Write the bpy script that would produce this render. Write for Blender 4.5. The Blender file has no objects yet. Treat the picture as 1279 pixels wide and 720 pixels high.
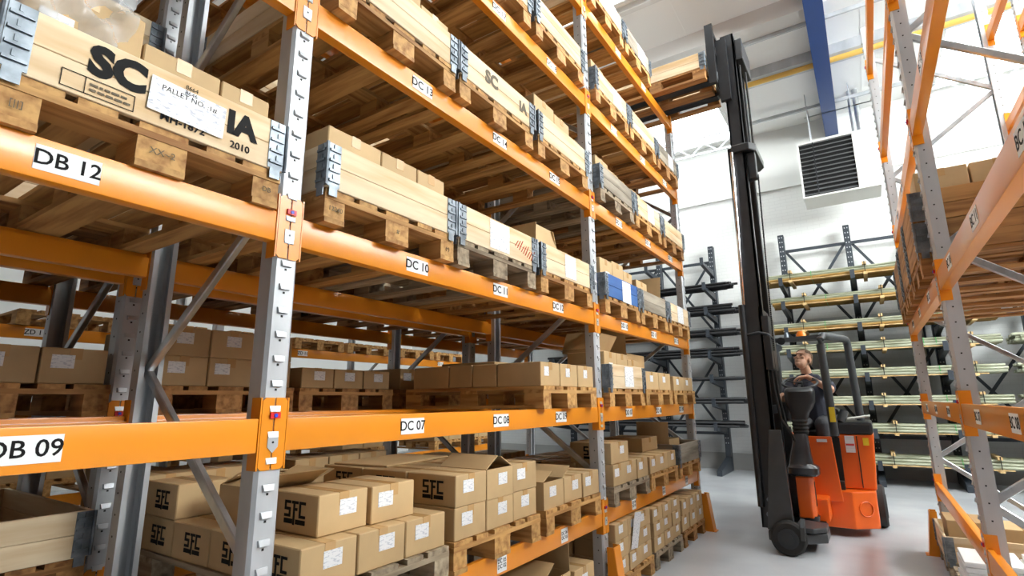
import bpy, bmesh, math, random
from mathutils import Vector, Matrix

random.seed(7)
SC = bpy.context.scene
COL = SC.collection
PI = math.pi

# ------------------------------------------------------------------ camera
F_PX, YAW, PITCH, ROLL, CAM_H = 663.089, 33.365, 12.011, 0.528, 1.459
cam_d = bpy.data.cameras.new('camera')
cam_d.sensor_fit = 'HORIZONTAL'
cam_d.sensor_width = 36.0
cam_d.lens = F_PX * 36.0 / 1279.0
cam_d.clip_start = 0.02
cam_d.clip_end = 200
cam = bpy.data.objects.new('camera', cam_d)
COL.objects.link(cam)
_y, _p, _r = math.radians(YAW), math.radians(PITCH), math.radians(ROLL)
_fw = Vector((-math.sin(_y) * math.cos(_p), math.cos(_y) * math.cos(_p), math.sin(_p)))
_rt = Vector((math.cos(_y), math.sin(_y), 0))
_up = _rt.cross(_fw)
_m = Matrix((_rt, _up, -_fw)).transposed().to_4x4() @ Matrix.Rotation(-_r, 4, 'Z')
cam.matrix_world = Matrix.Translation((0, 0, CAM_H)) @ _m
SC.camera = cam

# ------------------------------------------------------------------ light and exposure
SC.view_settings.view_transform = 'Standard'
SC.view_settings.look = 'None'
SC.view_settings.gamma = 1.0
SC.view_settings.use_curve_mapping = False
SC.view_settings.exposure = 0.45
SC.cycles.use_denoising = True
SC.cycles.max_bounces = 10
SC.cycles.diffuse_bounces = 3
SC.cycles.sample_clamp_indirect = 6.0
SKY_POWER = 6.0        # skylight panels in the roof
WINDOW_POWER = 30.0     # glazed band of the side wall
w = bpy.data.worlds.new('world')
w.use_nodes = True
w.node_tree.nodes['Background'].inputs[0].default_value = (0.8, 0.9, 1.0, 1)
w.node_tree.nodes['Background'].inputs[1].default_value = 1.0
SC.world = w


# ------------------------------------------------------------------ materials
def lin(c):
    return tuple((v / 255 / 12.92) if v / 255 <= 0.04045 else ((v / 255 + 0.055) / 1.055) ** 2.4 for v in c)


MATS = {}


def mat(name, rgb, rough=0.6, metal=0.0, vary=0.0, scale=(8, 8, 8), bump=0.0, objvar=0.0, rgb2=None, coat=0.0, detail=4.0,
        lo=0.35, hi=0.65, spec=0.5, emit=None, alpha=1.0):
    m = bpy.data.materials.new(name)
    m.use_nodes = True
    nt = m.node_tree
    b = nt.nodes['Principled BSDF']
    b.inputs['Roughness'].default_value = rough
    b.inputs['Metallic'].default_value = metal
    b.inputs['Specular IOR Level'].default_value = spec
    b.inputs['Coat Weight'].default_value = coat
    b.inputs['Coat Roughness'].default_value = 0.15
    c = lin(rgb)
    b.inputs['Base Color'].default_value = (*c, 1)
    if alpha < 1:
        b.inputs['Alpha'].default_value = alpha
    if emit:
        b.inputs['Emission Color'].default_value = (*lin(rgb), 1)
        b.inputs['Emission Strength'].default_value = emit
    if vary or bump or objvar or rgb2:
        tc = nt.nodes.new('ShaderNodeTexCoord')
        oi = nt.nodes.new('ShaderNodeObjectInfo')
        mul = nt.nodes.new('ShaderNodeMath'); mul.operation = 'MULTIPLY'; mul.inputs[1].default_value = 37.0
        nt.links.new(oi.outputs['Random'], mul.inputs[0])
        add = nt.nodes.new('ShaderNodeVectorMath'); add.operation = 'ADD'
        nt.links.new(tc.outputs['Object'], add.inputs[0])
        nt.links.new(mul.outputs[0], add.inputs[1])
        mp = nt.nodes.new('ShaderNodeMapping')
        mp.inputs['Scale'].default_value = scale
        nt.links.new(add.outputs[0], mp.inputs['Vector'])
        nz = nt.nodes.new('ShaderNodeTexNoise')
        nz.inputs['Scale'].default_value = 1.0
        nz.inputs['Detail'].default_value = detail
        nt.links.new(mp.outputs[0], nz.inputs['Vector'])
        cr = nt.nodes.new('ShaderNodeValToRGB')
        cr.color_ramp.elements[0].position = lo
        cr.color_ramp.elements[1].position = hi
        c2 = lin(rgb2) if rgb2 else tuple(v * (1 - vary) for v in c)
        cr.color_ramp.elements[0].color = (*c2, 1)
        cr.color_ramp.elements[1].color = (*c, 1)
        nt.links.new(nz.outputs['Fac'], cr.inputs['Fac'])
        out = cr.outputs['Color']
        if objvar:
            hv = nt.nodes.new('ShaderNodeHueSaturation')
            mr = nt.nodes.new('ShaderNodeMapRange')
            mr.inputs['To Min'].default_value = 1 - objvar
            mr.inputs['To Max'].default_value = 1 + objvar * 0.5
            nt.links.new(oi.outputs['Random'], mr.inputs['Value'])
            nt.links.new(mr.outputs[0], hv.inputs['Value'])
            nt.links.new(out, hv.inputs['Color'])
            out = hv.outputs['Color']
        nt.links.new(out, b.inputs['Base Color'])
        if bump:
            bp = nt.nodes.new('ShaderNodeBump')
            bp.inputs['Strength'].default_value = bump
            bp.inputs['Distance'].default_value = 0.004
            nt.links.new(nz.outputs['Fac'], bp.inputs['Height'])
            nt.links.new(bp.outputs[0], b.inputs['Normal'])
    MATS[name] = m
    return m


GR = (2.2, 26, 26)  # grain along local X
mat('wood_new', (204, 158, 96), 0.7, rgb2=(146, 96, 46), scale=GR, objvar=0.16, bump=0.3, lo=0.3, hi=0.6)
mat('wood_old', (178, 160, 134), 0.8, rgb2=(112, 96, 76), scale=GR, objvar=0.22, bump=0.5, lo=0.3, hi=0.65)
mat('wood_mid', (182, 132, 76), 0.75, rgb2=(122, 78, 36), scale=GR, objvar=0.2, bump=0.4, lo=0.3, hi=0.62)
mat('ply', (232, 210, 176), 0.65, rgb2=(206, 170, 122), scale=(1.6, 14, 14), objvar=0.06, bump=0.15, lo=0.3, hi=0.6)
mat('ply_old', (168, 158, 142), 0.75, rgb2=(116, 106, 92), scale=(1.6, 14, 14), objvar=0.1, bump=0.3)
mat('ply_blue', (64, 112, 176), 0.55, rgb2=(48, 88, 150), scale=(2, 10, 10))
mat('carton', (200, 168, 122), 0.72, vary=0.10, scale=(6, 6, 6), objvar=0.10, bump=0.08)
mat('carton_in', (176, 134, 86), 0.8, vary=0.1, scale=(6, 6, 6))
mat('tape', (200, 160, 108), 0.22, vary=0.08, scale=(20, 20, 20), spec=0.6)
mat('ink', (16, 15, 16), 0.7, spec=0.2)
mat('ink_soft', (96, 84, 66), 0.7)
mat('ink_red', (214, 96, 70), 0.7)
mat('paper', (240, 240, 240), 0.55, vary=0.03, scale=(30, 30, 30))
mat('zinc', (142, 150, 158), 0.42, 0.5, rgb2=(96, 104, 112), scale=(14, 14, 14), bump=0.2)
mat('galv', (204, 206, 210), 0.42, 0.35, rgb2=(182, 186, 190), scale=(5, 5, 2), objvar=0.04)
mat('galv_bright', (206, 208, 210), 0.3, 0.8, rgb2=(176, 180, 184), scale=(10, 10, 10))
mat('orange', (238, 146, 30), 0.32, vary=0.05, scale=(3, 3, 3), coat=0.3)
mat('orange_truck', (242, 104, 24), 0.36, vary=0.05, scale=(4, 4, 4), coat=0.25)
mat('red_pin', (214, 34, 40), 0.4)
mat('blue_dot', (40, 70, 200), 0.4)
mat('dark', (20, 20, 20), 0.7)
mat('black_metal', (50, 51, 54), 0.3, 0.3, vary=0.2, scale=(9, 9, 9))
mat('black_plastic', (42, 42, 44), 0.34, vary=0.1, scale=(6, 6, 6))
mat('boot', (58, 58, 62), 0.24, vary=0.1, scale=(6, 6, 6), coat=0.4)
mat('grey_metal', (74, 76, 78), 0.42, 0.3, vary=0.15, scale=(8, 8, 8))
mat('chrome', (225, 225, 228), 0.12, 1.0)
mat('rubber', (34, 33, 32), 0.75, vary=0.15, scale=(14, 14, 14))
mat('slate', (58, 64, 72), 0.45, 0.2, vary=0.15, scale=(6, 6, 6))
mat('steel_bar', (62, 62, 64), 0.38, 0.7, vary=0.2, scale=(2, 20, 20), objvar=0.2)
mat('tube', (172, 174, 152), 0.42, 0.1, rgb2=(118, 122, 96), scale=(3, 24, 24), objvar=0.12)
mat('golden_tube', (178, 140, 74), 0.45, 0.1, rgb2=(124, 92, 42), scale=(3, 24, 24), objvar=0.12)
mat('batten', (222, 190, 138), 0.7, rgb2=(190, 154, 100), scale=(10, 10, 10))
mat('strap', (66, 150, 76), 0.5)
mat('heater_white', (236, 235, 230), 0.45, vary=0.03, scale=(3, 3, 3))
mat('louvre', (104, 104, 106), 0.4, 0.3, vary=0.1, scale=(8, 8, 8))
mat('beam_blue', (20, 58, 122), 0.4, vary=0.06, scale=(2, 2, 2))
mat('pipe_yellow', (222, 178, 88), 0.5)
mat('skin', (214, 164, 134), 0.5, vary=0.06, scale=(20, 20, 20))
mat('hair', (112, 84, 60), 0.7, vary=0.2, scale=(60, 60, 60))
mat('shirt', (46, 48, 62), 0.85, vary=0.15, scale=(20, 20, 20))
mat('trouser', (66, 66, 70), 0.85, vary=0.15, scale=(20, 20, 20))
mat('yellow', (238, 204, 40), 0.5)
mat('amber', (250, 130, 30), 0.25)
mat('film', (222, 224, 226), 0.12, vary=0.1, scale=(18, 18, 18), alpha=0.35)
mat('roof_trim', (226, 226, 224), 0.5)
mat('wall_white', (238, 238, 235), 0.7, vary=0.03, scale=(0.6, 0.6, 0.6))
mat('ceiling_white', (250, 250, 248), 0.7, vary=0.02, scale=(0.5, 0.5, 0.5))
mat('floor', (196, 198, 202), 0.26, rgb2=(172, 174, 178), scale=(0.7, 0.7, 0.7), detail=8, spec=0.45, bump=0.03)
mat('skirt', (168, 168, 166), 0.7, vary=0.1, scale=(1.5, 1.5, 1.5))
mat('paint_red', (214, 60, 50), 0.5)


def brick_mat(name, rgb):
    m = mat(name, rgb, 0.75)
    nt = m.node_tree
    b = nt.nodes['Principled BSDF']
    tc = nt.nodes.new('ShaderNodeTexCoord')
    mp = nt.nodes.new('ShaderNodeMapping')
    mp.inputs['Rotation'].default_value = (PI / 2, 0, 0)
    br = nt.nodes.new('ShaderNodeTexBrick')
    br.inputs['Scale'].default_value = 1.0
    br.inputs['Brick Width'].default_value = 0.225
    br.inputs['Row Height'].default_value = 0.075
    br.inputs['Mortar Size'].default_value = 0.006
    c = lin(rgb)
    br.inputs['Color1'].default_value = (*c, 1)
    br.inputs['Color2'].default_value = (*[v * 0.98 for v in c], 1)
    br.inputs['Mortar'].default_value = (*[v * 0.93 for v in c], 1)
    nt.links.new(tc.outputs['Object'], mp.inputs[0])
    nt.links.new(mp.outputs[0], br.inputs['Vector'])
    nt.links.new(br.outputs['Color'], b.inputs['Base Color'])
    bp = nt.nodes.new('ShaderNodeBump')
    bp.invert = True
    bp.inputs['Strength'].default_value = 0.25
    bp.inputs['Distance'].default_value = 0.006
    nt.links.new(br.outputs['Fac'], bp.inputs['Height'])
    nt.links.new(bp.outputs[0], b.inputs['Normal'])
    return m


mat('wall_dark', (96, 94, 92), 0.8, vary=0.1, scale=(1, 1, 1))
brick_mat('brick_white', (236, 236, 234))
brick_mat('brick_grey', (206, 208, 208))


def print_mat(name, base, ink, sx, sy, cut):
    """flat print: rows of tiny text on paper"""
    m = mat(name, base, 0.55)
    nt = m.node_tree
    b = nt.nodes['Principled BSDF']
    tc = nt.nodes.new('ShaderNodeTexCoord')
    mp = nt.nodes.new('ShaderNodeMapping')
    mp.inputs['Scale'].default_value = (1, sx, sy)
    nz = nt.nodes.new('ShaderNodeTexNoise')
    nz.inputs['Scale'].default_value = 1.0
    nz.inputs['Detail'].default_value = 1.0
    nt.links.new(tc.outputs['Object'], mp.inputs[0])
    nt.links.new(mp.outputs[0], nz.inputs['Vector'])
    cr = nt.nodes.new('ShaderNodeValToRGB')
    cr.color_ramp.elements[0].position = cut
    cr.color_ramp.elements[1].position = cut + 0.08
    cr.color_ramp.elements[0].color = (*lin(base), 1)
    cr.color_ramp.elements[1].color = (*lin(ink), 1)
    nt.links.new(nz.outputs['Fac'], cr.inputs['Fac'])
    nt.links.new(cr.outputs[0], b.inputs['Base Color'])
    return m


print_mat('sticker', (238, 238, 240), (204, 206, 214), 60, 170, 0.55)
print_mat('sheet', (240, 240, 242), (190, 192, 204), 40, 110, 0.57)


def emit_mat(name, rgb, power):
    m = bpy.data.materials.new(name)
    m.use_nodes = True
    nt = m.node_tree
    nt.nodes.remove(nt.nodes['Principled BSDF'])
    e = nt.nodes.new('ShaderNodeEmission')
    e.inputs[0].default_value = (*rgb, 1)
    e.inputs[1].default_value = power
    nt.links.new(e.outputs[0], nt.nodes['Material Output'].inputs['Surface'])
    MATS[name] = m


emit_mat('skylight', (0.93, 1.0, 1.0), SKY_POWER)
emit_mat('daylight_glass', (0.95, 1.0, 0.99), WINDOW_POWER)


# ------------------------------------------------------------------ mesh helpers
class MB:
    def __init__(self):
        self.v, self.f, self.mi, self.mats = [], [], [], []
        self.cur = 0

    def use(self, m):
        if m not in self.mats:
            self.mats.append(m)
        self.cur = self.mats.index(m)
        return self

    def add(self, vs, fs):
        n = len(self.v)
        self.v += [tuple(p) for p in vs]
        for f in fs:
            self.f.append(tuple(n + i for i in f)); self.mi.append(self.cur)
        return self

    def box(self, x0, x1, y0, y1, z0, z1, M=None):
        vs = [Vector((x, y, z)) for z in (z0, z1) for y in (y0, y1) for x in (x0, x1)]
        if M is not None:
            vs = [M @ p for p in vs]
        return self.add(vs, [(0, 2, 3, 1), (4, 5, 7, 6), (0, 1, 5, 4), (2, 6, 7, 3), (0, 4, 6, 2), (1, 3, 7, 5)])

    def hexa(self, bot, top):
        """box from 4 bottom and 4 top corners (counter-clockwise)"""
        return self.add(list(bot) + list(top), [(3, 2, 1, 0), (4, 5, 6, 7)] + [(i, (i + 1) % 4, 4 + (i + 1) % 4, 4 + i) for i in range(4)])

    def prism(self, poly, axis, a, b):
        """extrude a 2D polygon along an axis; poly in the other two axes, cyclic order"""
        def P(u, v, t):
            return {'x': (t, u, v), 'y': (u, t, v), 'z': (u, v, t)}[axis]
        n = len(poly)
        vs = [P(u, v, a) for u, v in poly] + [P(u, v, b) for u, v in poly]
        return self.add(vs, [tuple(range(n))[::-1], tuple(range(n, 2 * n))] + [(i, (i + 1) % n, n + (i + 1) % n, n + i) for i in range(n)])

    def tube(self, pts, r, seg=10, cap=True):
        pts = [Vector(p) for p in pts]
        rs = r if isinstance(r, (list, tuple)) else [r] * len(pts)
        rings = []
        up = Vector((0.013, 0.021, 1))
        for i, p in enumerate(pts):
            d = (pts[min(i + 1, len(pts) - 1)] - pts[max(i - 1, 0)]).normalized()
            u = d.cross(up)
            if u.length < 0.05:
                u = d.cross(Vector((1, 0.1, 0)))
            u.normalize()
            v = d.cross(u)
            rings.append([p + rs[i] * (math.cos(2 * PI * k / seg) * u + math.sin(2 * PI * k / seg) * v) for k in range(seg)])
        vs = [q for ring in rings for q in ring]
        fs = []
        for i in range(len(pts) - 1):
            for k in range(seg):
                a, b2 = i * seg + k, i * seg + (k + 1) % seg
                fs.append((a, b2, b2 + seg, a + seg))
        if cap:
            fs += [tuple(range(seg))[::-1], tuple(range(len(vs) - seg, len(vs)))]
        return self.add(vs, fs)

    def bar(self, a, b, w, h, up=(0, 0, 1)):
        """square-section bar between two points"""
        a, b = Vector(a), Vector(b)
        d = (b - a).normalized()
        u = d.cross(Vector(up)).normalized()
        v = u.cross(d)
        o = [(-1, -1), (1, -1), (1, 1), (-1, 1)]
        return self.hexa([a + u * w / 2 * s + v * h / 2 * t for s, t in o], [b + u * w / 2 * s + v * h / 2 * t for s, t in o])

    def ball(self, c, r, seg=14, rings=9):
        rx, ry, rz = r if isinstance(r, (list, tuple)) else (r, r, r)
        vs, fs = [], []
        for i in range(rings + 1):
            t = PI * i / rings
            for k in range(seg):
                a = 2 * PI * k / seg
                vs.append((c[0] + rx * math.sin(t) * math.cos(a), c[1] + ry * math.sin(t) * math.sin(a), c[2] + rz * math.cos(t)))
        for i in range(rings):
            for k in range(seg):
                a, b2 = i * seg + k, i * seg + (k + 1) % seg
                fs.append((a, a + seg, b2 + seg, b2))
        return self.add(vs, fs)

    def cone(self, a, b, ra, rb, seg=12):
        """tapered capsule, for the figure"""
        self.tube([a, b], [ra, rb], seg)
        self.ball(a, ra, seg, 7)
        return self.ball(b, rb, seg, 7)

    def mesh(self, name, default=None, bevel=0.0, seg=2, smooth=None, off=(0, 0, 0)):
        me = bpy.data.meshes.new(name)
        o = Vector(off)
        me.from_pydata([Vector(p) - o for p in self.v], [], self.f)
        for mn in (self.mats or [default]):
            me.materials.append(MATS[mn])
        if self.mats:
            me.polygons.foreach_set('material_index', self.mi)
        if bevel:
            bm = bmesh.new(); bm.from_mesh(me)
            bmesh.ops.remove_doubles(bm, verts=bm.verts, dist=1e-5)
            es = [e for e in bm.edges if len(e.link_faces) == 2 and e.calc_face_angle(0) > 0.4]
            bmesh.ops.bevel(bm, geom=es, offset=bevel, segments=seg, affect='EDGES', profile=0.6)
            bm.to_mesh(me); bm.free()
        if smooth:
            me.polygons.foreach_set('use_smooth', [True] * len(me.polygons))
            me.set_sharp_from_angle(angle=smooth)
        me.update()
        return me

    def build(self, name, m=None, parent=None, bevel=0.0, seg=2, smooth=None):
        """world-space geometry -> one object (verts are stored relative to the parent)"""
        o = link(name, self.mesh(name, m, bevel, seg, smooth, worldloc(parent)), parent)
        return o


def worldloc(o):
    v = Vector((0, 0, 0))
    while o is not None:
        v += o.location
        o = o.parent
    return v


def link(name, me, parent=None, loc=(0, 0, 0), rot=(0, 0, 0)):
    o = bpy.data.objects.new(name, me)
    COL.objects.link(o)
    o.parent = parent
    o.location = loc
    o.rotation_euler = rot
    return o


def tag(o, label, cat, group=None, kind=None):
    o['label'] = label
    o['category'] = cat
    if group:
        o['group'] = group
    if kind:
        o['kind'] = kind
    return o


def thing(name, label, cat, loc=(0, 0, 0), rz=0.0, group=None):
    return tag(link(name, None, None, loc, (0, 0, rz)), label, cat, group, 'thing')


def struct(name, mb, m=None, parent=None, **k):
    o = mb.build(name, m, parent, **k)
    if parent is None:
        o['kind'] = 'structure'
    return o


CACHE = {}


def cached(key, fn):
    if key not in CACHE:
        CACHE[key] = fn()
    return CACHE[key]


def text_mesh(s, size, m='ink', bold=0.0, lines=1.0):
    """lettering in the local YZ plane facing +X, centred"""
    def mk():
        cu = bpy.data.curves.new('lettering', 'FONT')
        cu.body = s; cu.size = size; cu.align_x = 'CENTER'; cu.align_y = 'CENTER'
        cu.offset = bold; cu.extrude = 0.0006; cu.space_line = lines; cu.resolution_u = 3
        ob = bpy.data.objects.new('lettering', cu)
        COL.objects.link(ob)
        dg = bpy.context.evaluated_depsgraph_get()
        me = bpy.data.meshes.new_from_object(ob.evaluated_get(dg))
        COL.objects.unlink(ob); bpy.data.objects.remove(ob)
        R = Matrix(((0, 0, 1, 0), (1, 0, 0, 0), (0, 1, 0, 0), (0, 0, 0, 1)))
        me.transform(R)
        me.materials.clear(); me.materials.append(MATS[m])
        return me
    return cached(('txt', s, size, m, bold, lines), mk)


ORD = ['first', 'second', 'third', 'fourth', 'fifth', 'sixth', 'seventh', 'eighth', 'ninth', 'tenth']

# ------------------------------------------------------------------ room shell
RX0, RX1, RY0, RY1, RZ = -12.0, 6.0, -6.0, 12.4, 7.32
struct('floor', MB().box(RX0 - .2, RX1 + .2, RY0 - .2, RY1 + .2, -0.2, 0.0), 'floor')
struct('ceiling', MB().box(RX0 - .2, RX1 + .2, RY0 - .2, RY1 + .2, RZ, RZ + .2), 'ceiling_white')
wb = struct('wall_back', MB().box(RX0, RX1, RY1, RY1 + .2, 3.05, 5.95), 'brick_white')
struct('wall_course', MB().box(RX0, RX1, RY1 - .012, RY1 + .2, 0.0, 3.05), 'brick_grey', wb)
struct('wall_panel', MB().box(RX0, RX1, RY1 - .06, RY1 + .2, 5.95, RZ), 'wall_white', wb)
struct('baseboard_back', MB().box(RX0, RX1, RY1 - .035, RY1 - .013, 0.0, 0.34), 'skirt')
struct('wall_left', MB().box(RX0 - .2, RX0, RY0, RY1, 0, RZ), 'wall_white')
struct('wall_front', MB().box(RX0, RX1, RY0 - .2, RY0, 0, RZ), 'wall_dark')
struct('wall_right', MB().box(RX1, RX1 + .2, RY0, RY1, 0, RZ), 'wall_dark')


def roof_window(n, x0, x1, y0, y1, panes):
    root = link('window_%d' % n, None, None, ((x0 + x1) / 2, (y0 + y1) / 2, RZ))
    root['kind'] = 'structure'
    mb = MB()
    t = .05
    for a in ((x0 - t, x1 + t, y0 - t, y0), (x0 - t, x1 + t, y1, y1 + t), (x0 - t, x0, y0, y1), (x1, x1 + t, y0, y1)):
        mb.box(*a, RZ - .07, RZ)
    mb.build('window_frame', 'roof_trim', root)
    dx = (x1 - x0) / panes
    for i in range(panes):
        MB().box(x0 + i * dx + .01, x0 + (i + 1) * dx - .01, y0 + .01, y1 - .01, RZ - .03, RZ - .012).build('pane', 'skylight', root)


roof_window(1, -4.3, -1.87, 10.5, 12.0, 2)
roof_window(2, 1.75, 5.8, 10.0, 12.15, 3)
roof_window(3, -3.7, 5.8, 4.7, 6.62, 7)
roof_window(4, -6.3, -5.0, 2.6, 6.65, 2)
# glazed band of the side wall
wr = link('window_5', None, None, (RX1, 5.2, 4.9)); wr['kind'] = 'structure'
for i in range(3):
    y0 = 1.8 + i * 2.3
    MB().box(RX1 - .03, RX1 - .01, y0 + .05, y0 + 2.2, 5.0, 6.9).build('pane', 'daylight_glass', wr)
mb = MB()
for i in range(4):
    mb.box(RX1 - .06, RX1 - .001, 1.75 + i * 2.3, 1.85 + i * 2.3, 4.9, 7.0)
mb.box(RX1 - .06, RX1 - .001, 1.75, 8.75, 4.9, 5.0).box(RX1 - .06, RX1 - .001, 1.75, 8.75, 6.9, 7.0)
mb.build('window_frame', 'roof_trim', wr)

# roof members
struct('trim_1', MB().prism([(8.02, RZ), (8.1, 7.1), (8.42, 7.1), (8.55, RZ)], 'x', RX0, RX1), 'roof_trim')
struct('trim_2', MB().box(RX0, RX1, 8.425, 8.46, 7.04, 7.16), 'galv')
struct('trim_3', MB().box(RX0, RX1, 9.62, 9.76, 7.14, RZ), 'galv')
struct('trim_4', MB().box(RX0, RX1, 9.82, 9.96, 7.14, RZ), 'galv')
for xa, xb, lab in ((RX0, -.125, 'yellow pipe under the roof, between the fork mast and blue rafter'), (.125, RX1, 'yellow pipe under the roof, right of the blue rafter')):
    tag(MB().tube([(xa, 9.79, 7.16), (xb, 9.79, 7.16)], .075, 14).build('gas_pipe', 'pipe_yellow', smooth=.6), lab, 'pipe', None, 'thing')
struct('trim_5', MB().box(RX0, RX1, 11.38, 11.43, 7.14, 7.2), 'galv')
for i, yy in enumerate((-4.0, -1.5, 3.2, 6.85)):
    struct('trim_%d' % (6 + i), MB().box(RX0, RX1, yy - .05, yy + .05, RZ - .1, RZ), 'roof_trim')
for i in range(15):      # panel joints of the roof lining
    xx = RX0 + .6 + i * 1.2
    struct('trim_%d' % (10 + i), MB().box(xx - .01, xx + .01, RY0, RY1, RZ - .004, RZ + .01), 'ceiling_white')
for (xa, xb, lab) in ((-6.4, -1.6, 'grey lattice girder under the skylight beside the fork mast'), (1.5, 5.8, 'grey lattice girder under the skylight behind the empty rack')):
    t = thing('lattice_girder', lab, 'girder', ((xa + xb) / 2, 11.9, 6.98))
    MB().box(xa, xb, 11.88, 11.92, 7.22, 7.26).build('chord', 'galv', t)
    MB().box(xa, xb, 11.88, 11.92, 6.98, 7.02).build('chord', 'galv', t)
    n = int((xb - xa) / .3)
    for k in range(n):
        x0 = xa + k * (xb - xa) / n
        z0, z1 = (7.0, 7.24) if k % 2 == 0 else (7.24, 7.0)
        MB().bar((x0, 11.9, z0), (x0 + (xb - xa) / n, 11.9, z1), .025, .025).build('web', 'galv', t)
# blue rafter: I-section along the aisle
t = thing('roof_rafter', 'deep blue steel rafter running along the aisle under the roof', 'rafter', (0, 3, 6.88))
MB().box(-.12, .12, RY0, RY1 - .07, 6.88, 6.905).build('flange', 'beam_blue', t)
MB().box(-.12, .12, RY0, RY1 - .07, 7.27, 7.295).build('flange', 'beam_blue', t)
MB().box(-.012, .012, RY0, RY1 - .07, 6.905, 7.27).build('web', 'beam_blue', t)

# ------------------------------------------------------------------ pallet racking
LX, RXF = -1.781, 0.418          # rack faces on both sides of the aisle
LEV = [0.0, 0.655, 1.406, 2.166, 3.145, 4.10, 5.10]
LEVN = ['floor', 'lowest shelf', 'second shelf', 'third shelf', 'fourth shelf', 'fifth shelf', 'top shelf']
BH, DEPTH, PW = 0.115, 1.07, 0.10
HOOK = 0.0889


def post_mesh(h):
    def mk():
        w2, d, t, c = PW / 2, .085, .004, .012
        out = [(-d, -w2 + .022), (-d, -w2), (-c, -w2), (0, -w2 + c), (0, w2 - c), (-c, w2), (-d, w2), (-d, w2 - .022)]
        inn = [(-d + t, w2 - .022), (-d + t, w2 - t), (-c, w2 - t), (-t, w2 - c - t), (-t, -w2 + c + t), (-c, -w2 + t), (-d + t, -w2 + t), (-d + t, -w2 + .022)]
        vs, fs = [], []
        n = 8
        for z in (0, h):
            vs += [(x, y, z) for x, y in out] + [(x, y, z) for x, y in inn[::-1]]
        N = 16
        for i in range(7):
            fs.append((i, i + 1, N + i + 1, N + i))
            fs.append((8 + i + 1, 8 + i, N + 8 + i, N + 8 + i + 1))
            fs.append((N + i, N + i + 1, N + 8 + i + 1, N + 8 + i))
            fs.append((i + 1, i, 8 + i, 8 + i + 1))
        for i in (0, 7):
            fs.append((i, 8 + i, N + 8 + i, N + i) if i == 7 else (8 + i, i, N + i, N + 8 + i))
        mb = MB(); mb.add(vs, fs)
        return mb.mesh('post', 'galv')
    return cached(('post', h), mk)


def hook_geo(mb, z):
    """pressed hook of the post face with the punched hole under it"""
    mb.use('galv')
    mb.hexa([(-.001, -.021, z - .006), (.011, -.018, z - .004), (.011, .018, z - .004), (-.001, .021, z - .006)],
            [(-.001, -.023, z + .016), (.006, -.021, z + .016), (.006, .021, z + .016), (-.001, .023, z + .016)])
    mb.use('dark')
    mb.box(-.001, .0012, -.004, .004, z - .02, z - .012)


def hook_mesh():
    def mk():
        mb = MB(); hook_geo(mb, 0.0)
        return mb.mesh('hook')
    return cached('hook', mk)


def hooks_mesh(h):
    def mk():
        mb = MB()
        n = int((h - .1) / HOOK)
        for i in range(n):
            hook_geo(mb, .1 + i * HOOK)
            mb.use('dark')
            for s in (-1, 1):
                mb.box(-.046, -.038, s * .0502 - .0008, s * .0502 + .0008, .1 + i * HOOK - .004, .1 + i * HOOK + .004)
        return mb.mesh('hooks')
    return cached(('hooks', h), mk)


def upright_frame(x, y, face, h, label, detail=0, group=None):
    """frame with its front face at x looking along +X (face=1) or -X (face=-1); y = centre of the posts"""
    t = thing('upright_frame', label, 'rack frame', (x, y, 0), 0 if face > 0 else PI, group)
    for k in (0, 1):
        p = link('post', post_mesh(h), t, (0 if k == 0 else -DEPTH, 0, 0), (0, 0, 0 if k == 0 else PI))
        if detail == 2 and k == 0:
            for i in range(int((h - .1) / HOOK)):
                link('hook', hook_mesh(), p, (0, 0, .1 + i * HOOK))
        elif detail:
            s = link('hooks', hooks_mesh(h), p); s['kind'] = 'stuff'
        link('foot_plate', cached('foot', lambda: MB().box(-.1, .02, -.07, .07, 0.0, .006).mesh('foot_plate', 'galv')), p)
    zs = [.17 + .72 * i for i in range(int((h - .2) / .72) + 1)]

    def mkbrace(up):
        mb = MB()
        mb.bar((-.05, 0, .0 if up else .72), (-DEPTH + .05, 0, .72 if up else .0), .028, .042)
        return mb.mesh('brace', 'galv_bright', bevel=.004, seg=1)
    for i in range(len(zs) - 1):
        up = (i % 2 == 1)
        link('brace', cached(('brace', up), lambda: mkbrace(up)), t, (0, 0, zs[i]))
    link('brace', cached('braceh', lambda: MB().box(-DEPTH + .05, -.05, -.014, .014, -.02, .02).mesh('brace', 'galv_bright', bevel=.004, seg=1)), t, (0, 0, .12))
    return t


def beam_mesh(L):
    def mk():
        mb = MB()
        # box beam with a small step on the inner top edge
        mb.prism([(-.05, -BH), (.003, -BH), (.003, 0), (-.025, 0), (-.025, -.02), (-.05, -.02)], 'y', 0.006, L - 0.006)
        return mb.mesh('rail', 'orange', bevel=.004, seg=2, smooth=.6)
    return cached(('beam', round(L, 3)), mk)


def connector_mesh():
    def mk():
        mb = MB()
        z0, z1 = -BH - .06, .072
        mb.prism([(-.002, z0 + .012), (-.002, z1 - .012), (-.014, z1), (-.047, z1), (-.047, z0), (-.014, z0)], 'x', .001, .006)
        mb.box(-.05, .006, 0, .005, z0, z1)
        return mb.mesh('connector', 'orange')
    return cached('connector', mk)


def pin_mesh():
    def mk():
        mb = MB()
        mb.use('red_pin').box(.004, .014, -.019, .019, -.012, .008)
        mb.use('blue_dot').tube([(.012, 0, -.002), (.017, 0, -.002)], .007, 10)
        return mb.mesh('lock_pin')
    return cached('pin', mk)


def tab_mesh():
    def mk():
        mb = MB().use('galv')
        mb.prism([(-.02, 0.01), (-.02, -.028), (0, -.048), (.02, -.028), (.02, 0.01)], 'x', .005, .009)
        mb.use('dark').tube([(.008, 0, -.012), (.0105, 0, -.012)], .004, 8)
        return mb.mesh('tab')
    return cached('tab', mk)


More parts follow.
